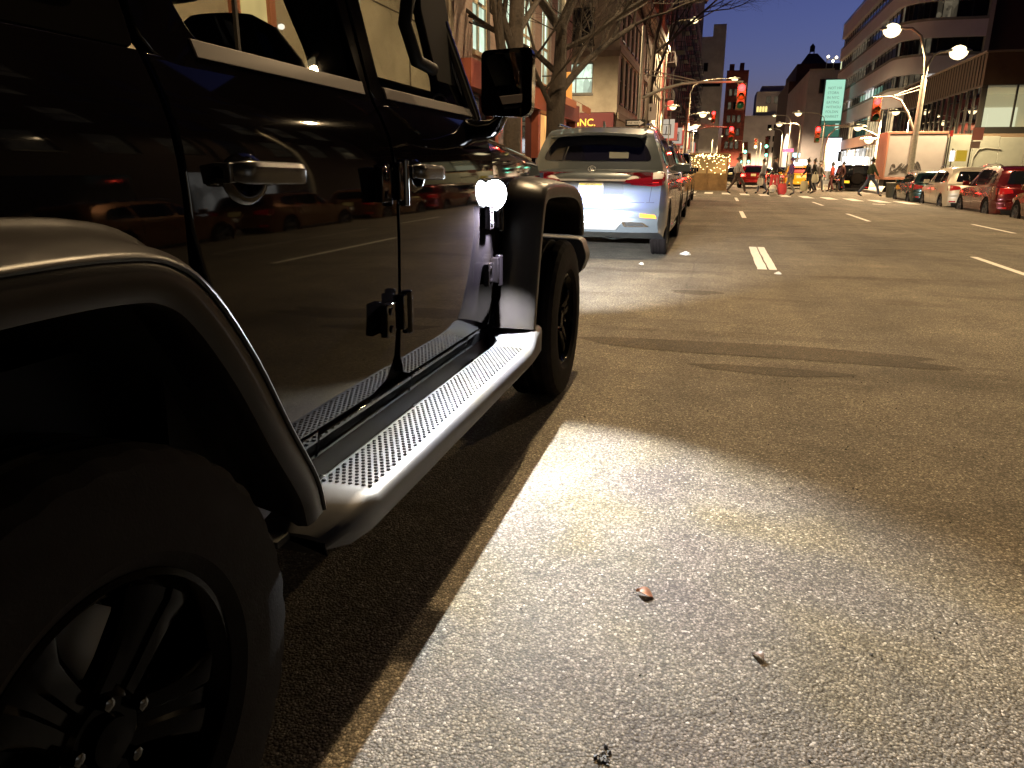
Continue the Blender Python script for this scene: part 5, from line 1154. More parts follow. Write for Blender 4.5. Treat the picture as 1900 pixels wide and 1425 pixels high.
for (y, g, z) in ((84, LG_WHITE, 1.0), (90, LG_WARM, 1.0), (96, LG_WHITE, 1.0), (102, emis('blue_white_shop', (.7, .8, 1), 2.0), 1.0)):
    MB().box2((13.95, y, .3), (14.05, y + 4.6, 3.4)).build('shop_window', g, bn)
MB().box2((13.7, 80, 3.6), (14.09, 111, 4.6)).build('fascia', mat('salmon_fascia', (.42, .25, .20), .7), bn)
# dark block top right
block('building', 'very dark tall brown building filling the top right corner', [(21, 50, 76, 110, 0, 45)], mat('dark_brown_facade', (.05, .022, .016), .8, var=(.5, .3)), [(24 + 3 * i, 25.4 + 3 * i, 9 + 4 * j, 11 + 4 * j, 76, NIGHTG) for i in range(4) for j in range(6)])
# low dark metal and glass pavilion
pv = thing('pavilion', 'low dark metal-clad pavilion with lit full-height glass at the right edge', 'building', (22, 60, 0))
BZ = mat('dark_bronze_cladding', (.055, .035, .022), .5, metal=.3, var=(1.5, .25))
m = MB(); m.box2((14, 50, 5.87), (40, 70, 7.57)).build('fascia', BZ, pv)
m = MB(); m.box2((13.9, 49.9, 7.57), (40, 70, 7.68)).build('roof_edge', mat('edge_metal', (.25, .22, .18), .4, metal=.7), pv)
m = MB()
for k in range(34): m.box2((13.96, 50.5 + k * .58, 5.9), (14.0, 50.56 + k * .58, 7.55))
m.build('cladding_ribs', FR_D, pv, smooth=0)
mu = MB()
for k in range(16): mu.box2((13.98, 50 + k * 1.3, 0), (14.14, 50.10 + k * 1.3, 5.87))
for k in range(9): mu.box2((14.2 + k * 1.55, 49.98, 3.2), (14.28 + k * 1.55, 50.12, 5.87))
mu.box2((13.97, 49.9, 5.80), (14.16, 70, 5.88)).box2((14, 49.96, 3.0), (40, 50.14, 3.62)).box2((14, 49.96, 0), (14.25, 50.2, 5.87)); mu.build('mullions', FR_D, pv, smooth=0)
gl = glass_mat('pavilion_glass', (.85, .85, .8))
MB().add([(14.05, 50, 0), (14.05, 70, 0), (14.05, 70, 5.87), (14.05, 50, 5.87)], [(0, 1, 2, 3)]).add([(14.05, 50.05, 3.6), (40, 50.05, 3.6), (40, 50.05, 5.87), (14.05, 50.05, 5.87)], [(0, 1, 2, 3)]).build('glazing', gl, pv, smooth=0)
MB().box2((14.5, 55, 0), (40, 55.2, 5.86)).box2((24, 50.3, 0), (24.2, 69, 5.86)).box2((14.2, 50.2, 3.3), (39, 69, 3.4)).build('inner_wall', mat('lit_interior_wall', (.6, .58, .46), .8, emit=(.85, .80, .55), es=.22), pv, smooth=0)
MB().box2((14.2, 50.2, 5.75), (39, 69, 5.85)).build('ceiling', mat('lit_ceiling', (.6, .58, .46), .8, emit=(.9, .85, .6), es=.12), pv, smooth=0)
MB().box2((15.35, 54.8, 3.5), (17.5, 54.98, 5.0)).box2((15.9, 54.7, 3.5), (17.4, 54.79, 4.6)).build('inner_doorway', emis('bright_inner_panel', (.95, .95, .65), .85), pv, smooth=0)
MB().box2((14.3, 62, 0), (14.5, 62.4, 4)).build('inner_column', mat('inner_column_m', (.3, .3, .28), .6), pv)
# opposite side, outside the photo but mirrored in the paintwork
bo = building('building', 'brick row on the opposite kerb outside the photo, mirrored in the car doors', 14, 24, -26, 34, 44, mat('opposite_brick', (.03, .02, .018), .9), street=dict(w=1.5, gap=1.3, m=1, rows=[(5.2, 7.6), (9, 11.2), (13, 15.2), (17, 19.2)], glass=[LG_DIM, LG_DIM, NIGHTG, NIGHTG], frame=FR_D), cornice=.3, z0=-.4)
for (y, g) in ((-8, LG_WARM), (-1, emis('store_white', (1, .98, .9), 1.6)), (6, LG_WARM), (13, NIGHTG), (20, LG_WHITE)): MB().box2((13.9, y, .2), (14.0, y + 4.5, 3.2)).build('shop_window', g, bo)

# ------------------------------------------------------------------ trailer and hoarding on the far right
tr = thing('box_trailer', 'off-white box trailer with black graffiti scrawl parked on the right', 'trailer', (10.2, 47.5, -.4))
m = MB(); m.box2((8.75, 46, .80), (11.64, 48.4, 3.17)); m.build('box', mat('off_white_panel', (.34, .33, .34), .6, var=(.8, .12)), tr, .06)
m = MB(); m.box2((8.72, 45.97, 3.10), (11.66, 48.43, 3.22)).box2((8.70, 45.96, .74), (8.80, 48.4, 3.2)).box2((8.75, 45.97, .70), (11.66, 48.4, .82)).build('trim_rail', mat('red_lit_trim', (.45, .22, .16), .4, metal=.3), tr, .01)  # reddish tone puts the red light on the rails into their colour
m = MB(); gx, gz_ = 9.15, 1.32
for k in range(5):
    m.tube([(gx + k * .30 + .13 * math.cos(a) * (1 + .3 * math.sin(k)) + .05 * a / 3, 45.985, gz_ + .10 * k * .3 + .22 * math.sin(a + k)) for a in [i * .45 for i in range(15)]], .014, 4)
m.tube([(9.0, 45.985, 1.02), (9.5, 45.985, 1.42), (9.9, 45.985, 1.15), (10.4, 45.985, 1.5), (10.6, 45.985, 1.2)], .016, 4)
m.build('graffiti', mat('graffiti_black', (.03, .03, .03), .7), tr)
for x in (9.3, 10.4, 11.2):
    wheel_parts(tr, (x, 46.15, .05), -1, Rt=.42, width=.28, rimr=.25, rimmat=GALV, lugs=False, tread=False) if False else MB().lathe([(46.05, .001), (46.06, .25), (46.02, .40), (46.10, .43), (46.32, .43), (46.36, .001)], (x, 0, .03), 'Y', 28).build('wheel', RUBBER, tr)
MB().box2((8.9, 46.4, .35), (11.5, 47.8, .80)).build('chassis', UNDER, tr)
hd = thing('hoarding', 'pale green-grey site hoarding right of the trailer with a faint drawn arch', 'hoarding', (15, 47, -.4))
m = MB()
for k in range(8): m.box2((11.75 + k * 1.22, 46.1, -.45), (12.95 + k * 1.22, 46.16, 3.02 - k * .055))
m.build('panels', mat('pale_green_board', (.34, .38, .34), .7, var=(.9, .14)), hd, .006)
MB().tube([(13.0, 46.09, .3), (13.05, 46.09, 1.9), (13.25, 46.09, 2.30), (13.6, 46.09, 2.38), (14.3, 46.09, 2.30)], .02, 4).build('drawn_arch', mat('graffiti_grey', (.20, .21, .19), .7), hd)
MB().box2((11.7, 46.2, 2.9), (21.5, 46.4, 3.1)).build('brace', mat('timber', (.2, .15, .1), .8), hd)
# post signs in front of it
def post_sign(label, x, y, z1, plates, base=-.4, cat='sign', rp=.03):
    t = thing('sign_post', label, cat, (x, y, base)); MB().tube([(x, y, base), (x, y, z1)], rp, 8).build('post', mat('dark_post', (.06, .05, .04), .5, metal=.5), t)
    for (a, b, c, d_, col, es) in plates: MB().box2((x + a, y - .06, c), (x + b, y - .035, d_)).build('sign_plate', mat('plate_%.2f_%.2f' % (col[0], c), col, .5, emit=col if es else None, es=es), t, .006)
    return t
post_sign('thin post with a small pink parking sign in front of the pale hoarding', 11.15, 40, 3.1, [(-.02, .42, 2.55, 3.1, (.45, .16, .10), .15), (-.05, .35, 2.2, 2.5, (.42, .30, .25), 0)])
post_sign('thin post with a round red sign top at the seam of trailer and hoarding', 10.24, 40, 2.95, [(-.05, .07, 2.72, 2.98, (.7, .05, .03), .5)])
post_sign('low post with white and yellow lit pedestrian plates before the hoarding', 10.55, 40.5, 2.2, [(-.10, .10, 1.62, 2.1, (.85, .85, .95), 1.2), (.16, .62, 1.62, 2.12, (.55, .42, .04), .5)])
# waste bin
wb = thing('waste_bin', 'round wire waste bin on the far right kerb before the trailer', 'bin', (8.35, 41, -.32))
m = MB(); m.lathe([(-.32, .28), (.55, .34), (.60, .35), (.60, .30), (.5, .29), (-.30, .25)], (8.35, 41, 0), 'Z', 20).build('basket', mat('wire_green', (.05, .05, .035), .6, var=(40, .6)), wb); MB().lathe([(.585, .36), (.61, .37), (.63, .35), (.61, .33)], (8.35, 41, 0), 'Z', 20, closed=True).build('rim', GALV, wb)

# ------------------------------------------------------------------ lamps and signals
BULB = emis('sodium_lamp', (1, .80, .42), 2.6); BULBW = emis('warm_white_lamp', (1, .84, .6), 40)
def street_lamp(label, px_, py_, h, arm, armz=0, power=2500, base=0.1, double=None, r=.11, bulb=None, size=1, col=AMBER, light=True, grp='street lamps along the avenue'):
    t = thing('street_lamp', label, 'street lamp', (px_, py_, base), grp)
    m = MB(); m.tube([(px_, py_, base), (px_, py_, base + .5), (px_, py_, h - 1.2)], [r * 1.5, r, r * .75], 10).lathe([(base, r * 2.2), (base + .35, r * 1.8), (base + .5, r)], (px_, py_, 0), 'Z', 8); m.build('post', GALV, t)
    bs = size * .85 if size > 1.65 and bulb else size * .62
    for (ax, az) in [(arm, armz)] + ([double] if double else []):
        A = MB(); A.tube([(px_, py_, h - 1.25), (px_ + ax * .08, py_, h - .55 + az * .3), (px_ + ax * .35, py_, h - .12 + az * .8), (px_ + ax * .7, py_, h + az), (px_ + ax, py_, h + az)], r * .42, 8).build('arm', GALV, t, smooth=60)
        hx = px_ + ax; s = 1 if ax > 0 else -1; hz = h + az
        H_ = MB(); rows = []
        for (q, wz, wy) in ((-.05, .03, .05), (.10, .07, .12), (.35, .10, .17), (.60, .07, .12), (.68, .02, .04)):
            rows.append([(hx + s * q * size, py_ + wy * size * math.cos(a), hz + wz * size * max(-.25, math.sin(a))) for a in [2 * math.pi * i / 12 for i in range(12)]])
        H_.grid(rows, close=True); H_.build('lamp_head', GALV, t, smooth=60)
        B_ = MB(); rows = []
        for (q, rr) in ((.02, .02), (.08, .15), (.20, .23), (.34, .26), (.48, .21), (.58, .11), (.62, .02)):
            rows.append([(hx + s * (.34 * size + (q - .34) * bs), py_ + rr * bs * math.cos(a), hz - .04 * size - rr * bs * .95 * math.sin(a)) for a in [2 * math.pi * i / 16 for i in range(17)]])
        B_.grid(rows); B_.build('lamp_glass', bulb or BULB, t, smooth=60)
        if light: lamp_light('lamp_light', (hx + s * .32 * size, py_, hz - .28 * size), power, col, .12, spot=165, aim=(0, 0, -1), blend=.4, parent=t)
    return t
def far_lamp(*a, **k): return street_lamp(*a, **k)
# overhead near lamp: out of the frame, throws the car's shadow
street_lamp('tall street lamp above the parked cars on the left, out of the picture', -3.6, 7.2, 8.7, 2.6, power=4800)
street_lamp('tall lamp on the left pavement behind the camera, out of the picture', -3.6, -16, 8.7, 2.6, power=700)
street_lamp('lamp over the right kerb near the row of parked cars, out of the picture', 11.0, 22, 9.2, -2.6, power=4200, base=-.35)
street_lamp('added lamp over the left kerb beyond the silver crossover, unseen above the picture', -4.0, 19.3, 9.5, 3.2, power=3200)  # added unseen source, lights the middle stretch of road
street_lamp('added fill lamp on the side street hidden behind the pink brown building', -12, 36, 8.8, 2.8, power=9000)  # added hidden source, brightens the tan corner building
street_lamp('double-headed street lamp, largest glare in front of the banded building', 9.85, 45, 6.95, -1.3, 1.22, power=6500, base=-.35, double=(.85, .08), r=.16, size=1.7, bulb=emis('sodium_lamp_near', (1, .82, .46), 3))
street_lamp('high lamp in front of the dark red tenements, top left of the sky', -5.6, 75, 14.3, 1.7, power=14000, size=1.9)
street_lamp('arm lamp left of the hanging red signal before the tenements', -5.4, 70, 6.5, .5, power=4500, size=1.6)
street_lamp('arm lamp in front of the grey tower base on the left', -3.4, 75, 6.2, .9, power=6000, size=1.8)
street_lamp('lamp on a long arm just above the left signal head', -3.2, 75, 9.2, 3.4, power=5000, size=1.5)
street_lamp('small lamp low among the left signals, dim yellow', -3.6, 78, 5.3, .6, power=700, size=1.4)
street_lamp('curved lamp right of the pale stepped block', 8.2, 90, 6.6, -1.7, -.5, power=1800, size=1.7)
street_lamp('lamp on a long arm left of the green billboard', 10.6, 90, 7.3, -2.2, -.1, power=2500, size=1.9)
street_lamp('lamp on an angled arm over the shops below the banded building', 7.3, 60, 4.1, 1.5, .1, power=4000, size=1.6, base=-.2)
street_lamp('yellow lamp close to the trailer\'s left corner', 10.9, 60, 3.35, -.2, 0, power=900, size=1.7, base=-.2)
street_lamp('lamp glinting under the right signal arm', 12.6, 60, 5.2, -.5, 0, power=12000, size=1.4, base=-.2)
for (x, y, h, arm, pw, lb) in ((9.6, 121, 9, -2, 26000, 'far added fill lamp on the right kerb in front of the grey blank-walled building'), (-4.5, 126, 9, 2, 22000, 'far added fill lamp on the left kerb before the tallest brown block'), (11.4, 160, 9, -2, 40000, 'far added fill lamp on the right before the dark pointed tower'), (-2.5, 215, 10, 2, 60000, 'far added fill lamp before the grey stepped tower'), (6.5, 246, 10, -2, 60000, 'far added fill lamp before the dark red tower'), (14, 300, 12, 2, 160000, 'farthest added fill lamp, before the pale stepped block')):
    street_lamp(lb, x, y, h, arm, power=pw, size=1.3)  # added fill sources, brighten the distant facades
RSIG = emis('red_signal', (1, .018, .02), 12); GSIG = emis('green_signal', (.22, 1, .62), 5); AHS = mat('signal_amber_housing', (.12, .045, .01), .5)
def signal_head(par, x, y, z, lit='red', s=1.0):
    m = MB(); m.box2((x - .17 * s, y, z - .52 * s), (x + .17 * s, y + .22 * s, z + .52 * s)); hd_ = m.build('signal_head', AHS, par, .02)
    for k, c in enumerate(('red', 'amber', 'green')):
        zz = z + (.33 - .33 * k) * s
        v = MB(); v.grid([[(x + .13 * s * math.cos(a), yy, zz + .13 * s * math.sin(a)) for a in [R(q) for q in range(-20, 201, 20)]] for yy in (y, y - .18 * s)]); v.build('visor', AHS, hd_)
        on = c == lit; col = {'red': (.2, .01, .01), 'amber': (.2, .08, .01), 'green': (.01, .1, .05)}[c]
        MB().lathe([(y - .05 * s, .001), (y - .04 * s, .09 * s), (y - .004, .145 * s)], (x, 0, zz), 'Y', 16).build('lens', ({'red': RSIG, 'green': GSIG}[c] if on else mat('lens_off_' + c, col, .3)), hd_)
    if lit == 'red': lamp_light('signal_glow', (x, y - .35, z + .33 * s), 130 * s, (1, .06, .03), .06, parent=par)
def mast(label, x, y, h, tip, zb, zt, heads, base=0.1, sign=None):
    t = thing('traffic_signal', label, 'traffic light', (x, y, base), 'signals on mast arms')
    MB().tube([(x, y, base), (x, y, h)], [.11, .07], 12).lathe([(base, .26), (base + .4, .2), (base + .6, .12)], (x, y, 0), 'Z', 8).build('pole', GALV, t)
    d = tip - x; MB().tube([(x, y, zb), (x + d * .2, y, zb + (zt - zb) * .55), (x + d * .4, y, zb + (zt - zb) * .9), (x + d * .6, y, zt), (tip, y, zt - .02)], [.07, .06, .055, .05, .04], 8).build('mast_arm', GALV, t, smooth=60)
    MB().tube([(x, y, zt + .55), (x + d * .55, y, zt + .06)], .022, 6).tube([(x, y, zt + .35), (x + d * .50, y, zt + .02)], .022, 6).build('guy_rods', GALV, t)
    for (hx, hz, l, s) in heads:
        signal_head(t, hx, y - .3, hz, l, s)
        MB().tube([(hx, y - .18, hz + .5 * s), (hx, y, zt)], .025, 6).build('hanger', GALV, t)
    return t
ms = mast('tall galvanised signal mast on the left with its red light over the lane', -3.32, 32, 6.6, .63, 3.9, 4.48, [(.58, 3.90, 'red', .95)])
ow = tag(MB().box2((-3.86, 31.82, 2.84), (-3.05, 31.85, 3.10)).build('one_way_sign', mat('sign_black', (.012, .012, .012), .4)), 'black ONE WAY sign with a white arrow pointing right on the signal mast', 'sign')
WS = mat('sign_white', (.8, .8, .78), .4)
y_ = 31.812; MB().prism([(-3.80, 2.90), (-3.30, 2.90), (-3.30, 2.86), (-3.11, 2.97), (-3.30, 3.08), (-3.30, 3.04), (-3.80, 3.04)], 'Y', y_, y_ + .006).build('arrow', WS, ow)
text_mesh('sign_text', 'ONE WAY', mat('sign_ink', (.01, .01, .01), .5), .115, (-3.54, y_ - .003, 2.93), (1, 0, 0), (0, 0, 1), ow, .001)
ns = post_sign('pale notice board on a post left of the tan building\'s end', -2.9, 32.6, 3.7, [(-.12, .20, 3.1, 3.75, (.45, .44, .42), 0), (-.08, .0, 3.45, 3.62, (.05, .05, .06), 0)], base=.13)
mast('right signal mast leaning its arm over the lanes with a red light', 10.0, 46, 6.0, 7.7, 3.1, 5.0, [(7.9, 4.35, 'red', 1.2)], base=-.35)
mast('second left mast beyond the crossing with low red light', -.75 - 1.9, 60, 5.6, .75, 3.9, 4.25, [(.62, 3.75, 'red', 1.05), (-.75, 4.95, 'red', .8)], base=.1)
mast('signal mast under the billboard with red light', 10.9, 61, 5.4, 6.6, 3.6, 4.35, [(6.75, 3.72, 'red', 1.1)], base=-.2)
for k, (x, y, z) in enumerate(((3.2, 110, 4.1), (5.9, 110, 4.8), (2.95, 120, 2.9), (4.1, 120, 2.9), (6.1, 112, 3.7), (5.3, 130, 5.3))):
    t = thing('traffic_signal', ['green signal far down the avenue, left of the pair', 'higher green signal far down the avenue, right of centre', 'low green signal far down, leftmost', 'low green signal far down, between the others', 'lower green signal far down at the right', 'topmost green signal far down the avenue'][k], 'traffic light', (x, y, 0), 'green signals down the avenue')
    MB().tube([(x + .3, y + .3, 0), (x + .3, y + .3, z + .4)], .06, 6).build('pole', GALV, t); signal_head(t, x, y, z, 'green', 1.5)
# far lit points: shop signs down the avenue
for k, (x, y, z, w_, h_, col, s, lb) in enumerate(((-2.9, 76, 4.9, 1.0, .4, (1, .95, .85), 5, 'white lit shop sign under the left lamps'), (-4.9, 74, 6.9, .5, .8, (1, .1, .06), 1.5, 'red upright neon sign on the tenement row'), (8.6, 96, 2.9, .8, .5, (.5, .9, 1), 2.5, 'pale blue lit sign at the far right shops'), (9.4, 97, 2.1, 1.8, .6, (1, .98, .9), 3, 'long white lit sign at pavement level on the right'), (7.8, 98, 3.5, 1.2, .4, (1, .15, .3), 2, 'pink neon letters over the far shops'), (10.9, 82, 1.6, 1.4, .9, (1, .93, .8), 3, 'bright shopfront light left of the black off-road car'), (13.2, 84, 1.9, 2.4, 1.3, (1, .95, .95), 2.2, 'wide bright shop window behind the black off-road car'))):
    t = tag(MB().box2((x - w_ / 2, y, z - h_ / 2), (x + w_ / 2, y + .2, z + h_ / 2)).build('lit_sign', emis('lit_sign_%d' % k, col, s), bevel=.04), lb, 'sign')
    MB().box2((x - .05, y + .2, -.3), (x + .05, y + .3, z)).build('sign_support', FR_D, t)

# string-lit street shed
sh = thing('dining_shed', 'kerbside wooden shed covered in golden string lights beyond the crossing', 'shed', (-1.2, 48, 0))
m = MB(); m.box2((-3.0, 46.1, 0), (.45, 46.2, .95)).box2((-3.0, 50, 0), (.45, 50.1, 2.0)).box2((-3.0, 46, 1.98), (.5, 50.2, 2.1))
for x in (-3.0, -1.9, -.75, .37):
    for y in (46.05, 50): m.box2((x, y, 0), (x + .1, y + .1, 2.0))
m.build('timber_frame', mat('shed_timber', (.20, .12, .05), .7, var=(4, .3)), sh, smooth=0)
m = MB()
for i in range(150):
    x = random.uniform(-2.9, .55); z = random.choice((random.uniform(1.85, 2.05), random.uniform(.9, 2.0), random.uniform(1.5, 2.0))); s = .018
    m.add([(x + s, 45.99, z), (x - s, 45.99, z), (x, 45.99, z + s), (x, 45.99, z - s), (x, 45.99 - s, z), (x, 45.99 + s, z)], [(0, 2, 4), (2, 1, 4), (1, 3, 4), (3, 0, 4), (2, 0, 5), (1, 2, 5), (3, 1, 5), (0, 3, 5)])
o = m.build('string_lights', emis('string_bulbs', (1, .70, .28), 22), sh, smooth=0, fix=False); o['kind'] = 'stuff'
MB().box2((-2.9, 49.9, .95), (.4, 49.98, 1.95)).build('back_screen', mat('glowing_screen', (.4, .25, .1), .8, emit=(1, .6, .2), es=.25), sh)

# ------------------------------------------------------------------ bare street trees
BARK = mat('tree_bark', (.040, .030, .023), .9, var=(5, .35, (4, 4, .8)), bump=(24, .9, .03))
def tree(label, base, trunk, limbs, seed, depth=4, spread=.5):
    rnd = random.Random(seed); t = thing('bare_tree', label, 'tree', base, 'leafless street trees')
    MB().tube(trunk[0], trunk[1], 14).build('trunk', BARK, t, smooth=60)
    m = MB()
    def grow(p, d, L_, r, k):
        pts = [p]; q = p; rs = [r]
        n = 4
        for i in range(n):
            d = (d + Vector((rnd.gauss(0, .13), rnd.gauss(0, .13), rnd.gauss(.03, .09)))).normalized(); q = q + d * L_ / n; pts.append(q); rs.append(r * (1 - .42 * (i + 1) / n))
        m.tube(pts, rs, 6 if r > .02 else 4)
        if k <= 0: return
        for i in (1, 2, 3, 4):
            for _ in range(2 if i > 2 else 1):
                if rnd.random() < .88:
                    nd = (d + Vector((rnd.gauss(0, spread), rnd.gauss(0, spread), rnd.gauss(.12, .35)))).normalized()
                    grow(pts[i], nd, L_ * rnd.uniform(.45, .75), rs[i] * rnd.uniform(.45, .7), k - 1)
    for (p, d, L_, r) in limbs: grow(Vector(p), Vector(d).normalized(), L_, r, depth)
    o = m.build('crown', BARK, t, smooth=60, fix=False); return t
tree('bare tree with forked trunk behind the silver crossover', (-3.75, 17.5, .1),
     ([(-3.78, 17.5, .1), (-3.76, 17.5, .8), (-3.74, 17.5, 2.0), (-3.72, 17.5, 2.7), (-3.66, 17.55, 3.3), (-3.66, 17.6, 4.2)], [.34, .24, .20, .22, .15, .12]),
     [((-3.72, 17.5, 2.7), (.55, 1.0, 1.25), 3.0, .09), ((-3.66, 17.6, 4.2), (.35, .3, 1), 3.0, .12), ((-3.66, 17.6, 4.1), (-.55, -.2, 1), 3.0, .11), ((-3.70, 17.55, 3.2), (-.7, .3, .8), 3.2, .07), ((-3.74, 17.5, 2.3), (-.35, -1.2, .9), 3.0, .06), ((-3.66, 17.6, 3.7), (.9, .6, .6), 3.2, .07)], 3)
tree('bare tree with thick trunk directly behind the side mirror', (-3.75, 13.6, .1),
     ([(-3.75, 13.6, .1), (-3.72, 13.6, .8), (-3.68, 13.6, 2.4), (-3.62, 13.6, 4.0), (-3.60, 13.6, 5.2)], [.26, .18, .145, .13, .11]),
     [((-3.68, 13.6, 2.5), (-.3, -.9, .9), 3.0, .10), ((-3.64, 13.6, 3.0), (-.25, -.8, 1.1), 2.8, .08), ((-3.60, 13.6, 5.0), (.3, .4, 1), 3, .11), ((-3.6, 13.6, 5.1), (-.4, -.3, 1), 3, .10), ((-3.62, 13.6, 3.4), (.45, 1.2, .8), 3.0, .06)], 8)
tree('slender bare tree past the tan stone building, twigs against the sky', (-3.75, 39, .1), ([(-3.75, 39, .1), (-3.7, 39, 3), (-3.5, 39, 7)], [.2, .15, .10]),
     [((-3.6, 39, 5), (.6, .2, 1), 4.5, .08), ((-3.5, 39, 7), (.3, .3, 1), 4.5, .09), ((-3.6, 39, 6), (-.5, .2, 1), 4, .08), ((-3.55, 39, 6.5), (.9, 0, .6), 4.0, .07)], 12)
tree('bare tree at the top right corner before the dark building', (17.2, 44, -.3), ([(17.2, 44, -.3), (17.2, 44, 4), (17.0, 44, 8)], [.25, .2, .14]),
     [((17.0, 44, 7), (-.5, 0, 1), 4, .09), ((17.0, 44, 8), (.2, 0, 1), 4, .1), ((17.1, 44, 6), (-.8, .2, .9), 3.2, .07)], 21)

# ------------------------------------------------------------------ people crossing
def skin_body(name, mt, parent, verts, edges, radii, root, sub=1, off=(0, 0, 0)):
    me = bpy.data.meshes.new(name); me.from_pydata(verts, edges, []); me.materials.append(mt)
    o = bpy.data.objects.new(name, me); COL.objects.link(o); o.parent = parent
    md = o.modifiers.new('skin', 'SKIN'); md.use_smooth_shade = True
    for i, r_ in enumerate(radii):
        sv = me.skin_vertices[0].data[i]; sv.radius = (r_, r_) if isinstance(r_, (int, float)) else r_; sv.use_root = (i == root)
    s = o.modifiers.new('sub', 'SUBSURF'); s.levels = sub; s.render_levels = sub
    return o
def person(label, x, y, z, heading, stride=.32, H=1.74, top=(.2, .2, .2), bottom=(.03, .03, .04), hair=(.02, .015, .01), skin=(.35, .2, .14), coat=False, arms=(.35, -.35), hood=False, lean=.0, elbows=(.3, .5)):
    t = thing('person', label, 'person', (x, y, z), 'people crossing the street', rz=heading)
    k = H / 1.74
    # local frame: walks towards +Y
    V = []; E = []; Rr = []
    def v(p, r_, par=None):
        V.append(tuple(Vector(p) * k)); Rr.append(r_ * k if isinstance(r_, (int, float)) else (r_[0] * k, r_[1] * k)); i = len(V) - 1
        if par is not None: E.append((par, i))
        return i
    pel = v((0, 0, .93), .12); wa = v((0, lean * .3, 1.08), .105, pel); ch = v((0, lean * .8, 1.30), .13, wa); nb = v((0, lean, 1.46), .06, ch); nk = v((0, lean + .01, 1.53), .05, nb)
    hd0 = v((0, lean + .02, 1.60), .075, nk); hd1 = v((0, lean + .02, 1.68), .078, hd0); v((0, lean + .01, 1.73), .05, hd1)
    v((0, lean + .105, 1.615), .012, hd0)                          # nose
    legs = []; hands = []
    for s, st in ((1, stride), (-1, -stride)):
        hp = v((.09 * s, 0, .90), .085, pel); kn = v((.095 * s, st * .62 + .05, .50), .058, hp)
        an = v((.10 * s, st + (-.06 if st < 0 else 0), .10 if st >= 0 else .15), .04, kn); to = v((.105 * s, st + .15, .035 if st >= 0 else .03), .035, an); legs.append((hp, kn, an, to))
    for s, ar, el in ((1, arms[0], elbows[0]), (-1, arms[1], elbows[1])):
        sh_ = v((.17 * s, lean, 1.42), .055, nb); eb = v((.215 * s, lean + ar * .28, 1.15), .040, sh_); wr_ = v((.22 * s, lean + ar * .28 + .24 * el + ar * .1, .93 + .10 * abs(el)), .026, eb)
        d = (Vector(V[wr_]) - Vector(V[eb])).normalized() / 1.0; pm = v(tuple(Vector(V[wr_]) / k + d * .055), .024, wr_)
        hands.append((sh_, eb, wr_))
        for f in range(5):
            sp = (f - 2) * .014; L_ = (.035, .048, .052, .048, .040)[f]
            side_ = Vector((0, 1, 0)).cross(d).normalized() * 0 + Vector((0, 1, 0)) * sp
            f1 = v(tuple(Vector(V[pm]) / k + d * (.03 if f else .005) + side_ + (Vector((0, .02, 0)) if f == 4 else Vector())), .0085, pm); v(tuple(Vector(V[f1]) / k + d * L_ + Vector((-.012 * s, 0, 0))), .007, f1)
    sk = mat('skin_%.2f' % skin[0], skin, .55)
    body = skin_body('body', sk, t, V, E, Rr, 0)
    def sub(name, idx, grow, mt, extra=None, root=0):
        mp = {}; vv = []; rr = []; ee = []
        for i in idx: mp[i] = len(vv); vv.append(V[i]); rr.append((Rr[i] if isinstance(Rr[i], (int, float)) else Rr[i][0]) + grow * k)
        for a, b in E:
            if a in mp and b in mp: ee.append((mp[a], mp[b]))
        if extra:
            for (pa, p, r_) in extra: vv.append(tuple(Vector(p) * k)); rr.append(r_ * k); ee.append((mp[pa], len(vv) - 1))
        return skin_body(name, mt, t, vv, ee, rr, root)
    jm = mat('cloth_top_%.3f_%.3f_%.3f' % top, top, .85, var=(9, .2)); tm_ = mat('cloth_leg_%.3f_%.3f_%.3f' % bottom, bottom, .85, var=(9, .2))
    jidx = [pel, wa, ch, nb] + [i for h_ in hands for i in h_]
    sub('coat' if coat else 'jacket', jidx, .022, jm, extra=[(pel, (0, .02, .66), .15)] if coat else None)
    sub('trousers', [pel] + [i for l in legs for i in l[:3]], .014, tm_)
    for l in legs: sub('shoe', [l[2], l[3]], .010, mat('shoe_dark', (.02, .018, .016), .6))
    skin_body('hood' if hood else 'hair', jm if hood else mat('hair_%.3f' % hair[0], hair, .6), t, [tuple(Vector(p) * k) for p in ((0, lean - .02, 1.70), (0, lean - .045, 1.62), (0, lean + .03, 1.745))], [(0, 1), (0, 2)], [.088 * k, .075 * k, .05 * k], 0)
    f = MB()
    for s in (-1, 1): f.lathe([(-.004, .001), (-.003, .010), (.004, .012), (.010, .001)], (0, 0, 0), 'Y', 8); f.v[-32:] = [(vx + s * .032 * k, vy + (lean + .094) * k, vz + 1.645 * k) for vx, vy, vz in f.v[-32:]]
    f.box((0, (lean + .092) * k, 1.578 * k), (.045, .012, .012))
    me = bpy.data.meshes.new('face'); me.from_pydata(f.v, [], f.f); me.materials.append(mat('face_dark', (.08, .03, .03), .5)); o = bpy.data.objects.new('face', me); COL.objects.link(o); o.parent = t
    return t
person('walker in grey top and dark trousers, long stride, leftmost on the crossing', .90, 39.6, 0, R(-80), .40, 1.76, (.26, .24, .24), (.05, .03, .025), arms=(.5, -.5))
person('person in a long grey coat left of the red pushchair', 2.15, 40.4, 0, R(80), .22, 1.68, (.24, .24, .27), (.10, .10, .12), coat=True, arms=(.3, .1))
person('tall person in a long black coat pushing the red pushchair', 2.75, 41.4, 0, R(-95), .18, 1.84, (.015, .010, .012), (.012, .012, .014), coat=True, arms=(.7, .6), elbows=(.9, .9))
person('person in purple jacket and grey trousers right of the pushchair', 3.35, 39.0, gz(3.3), R(95), .16, 1.72, (.09, .04, .16), (.20, .19, .17), arms=(.2, -.2), hood=True)
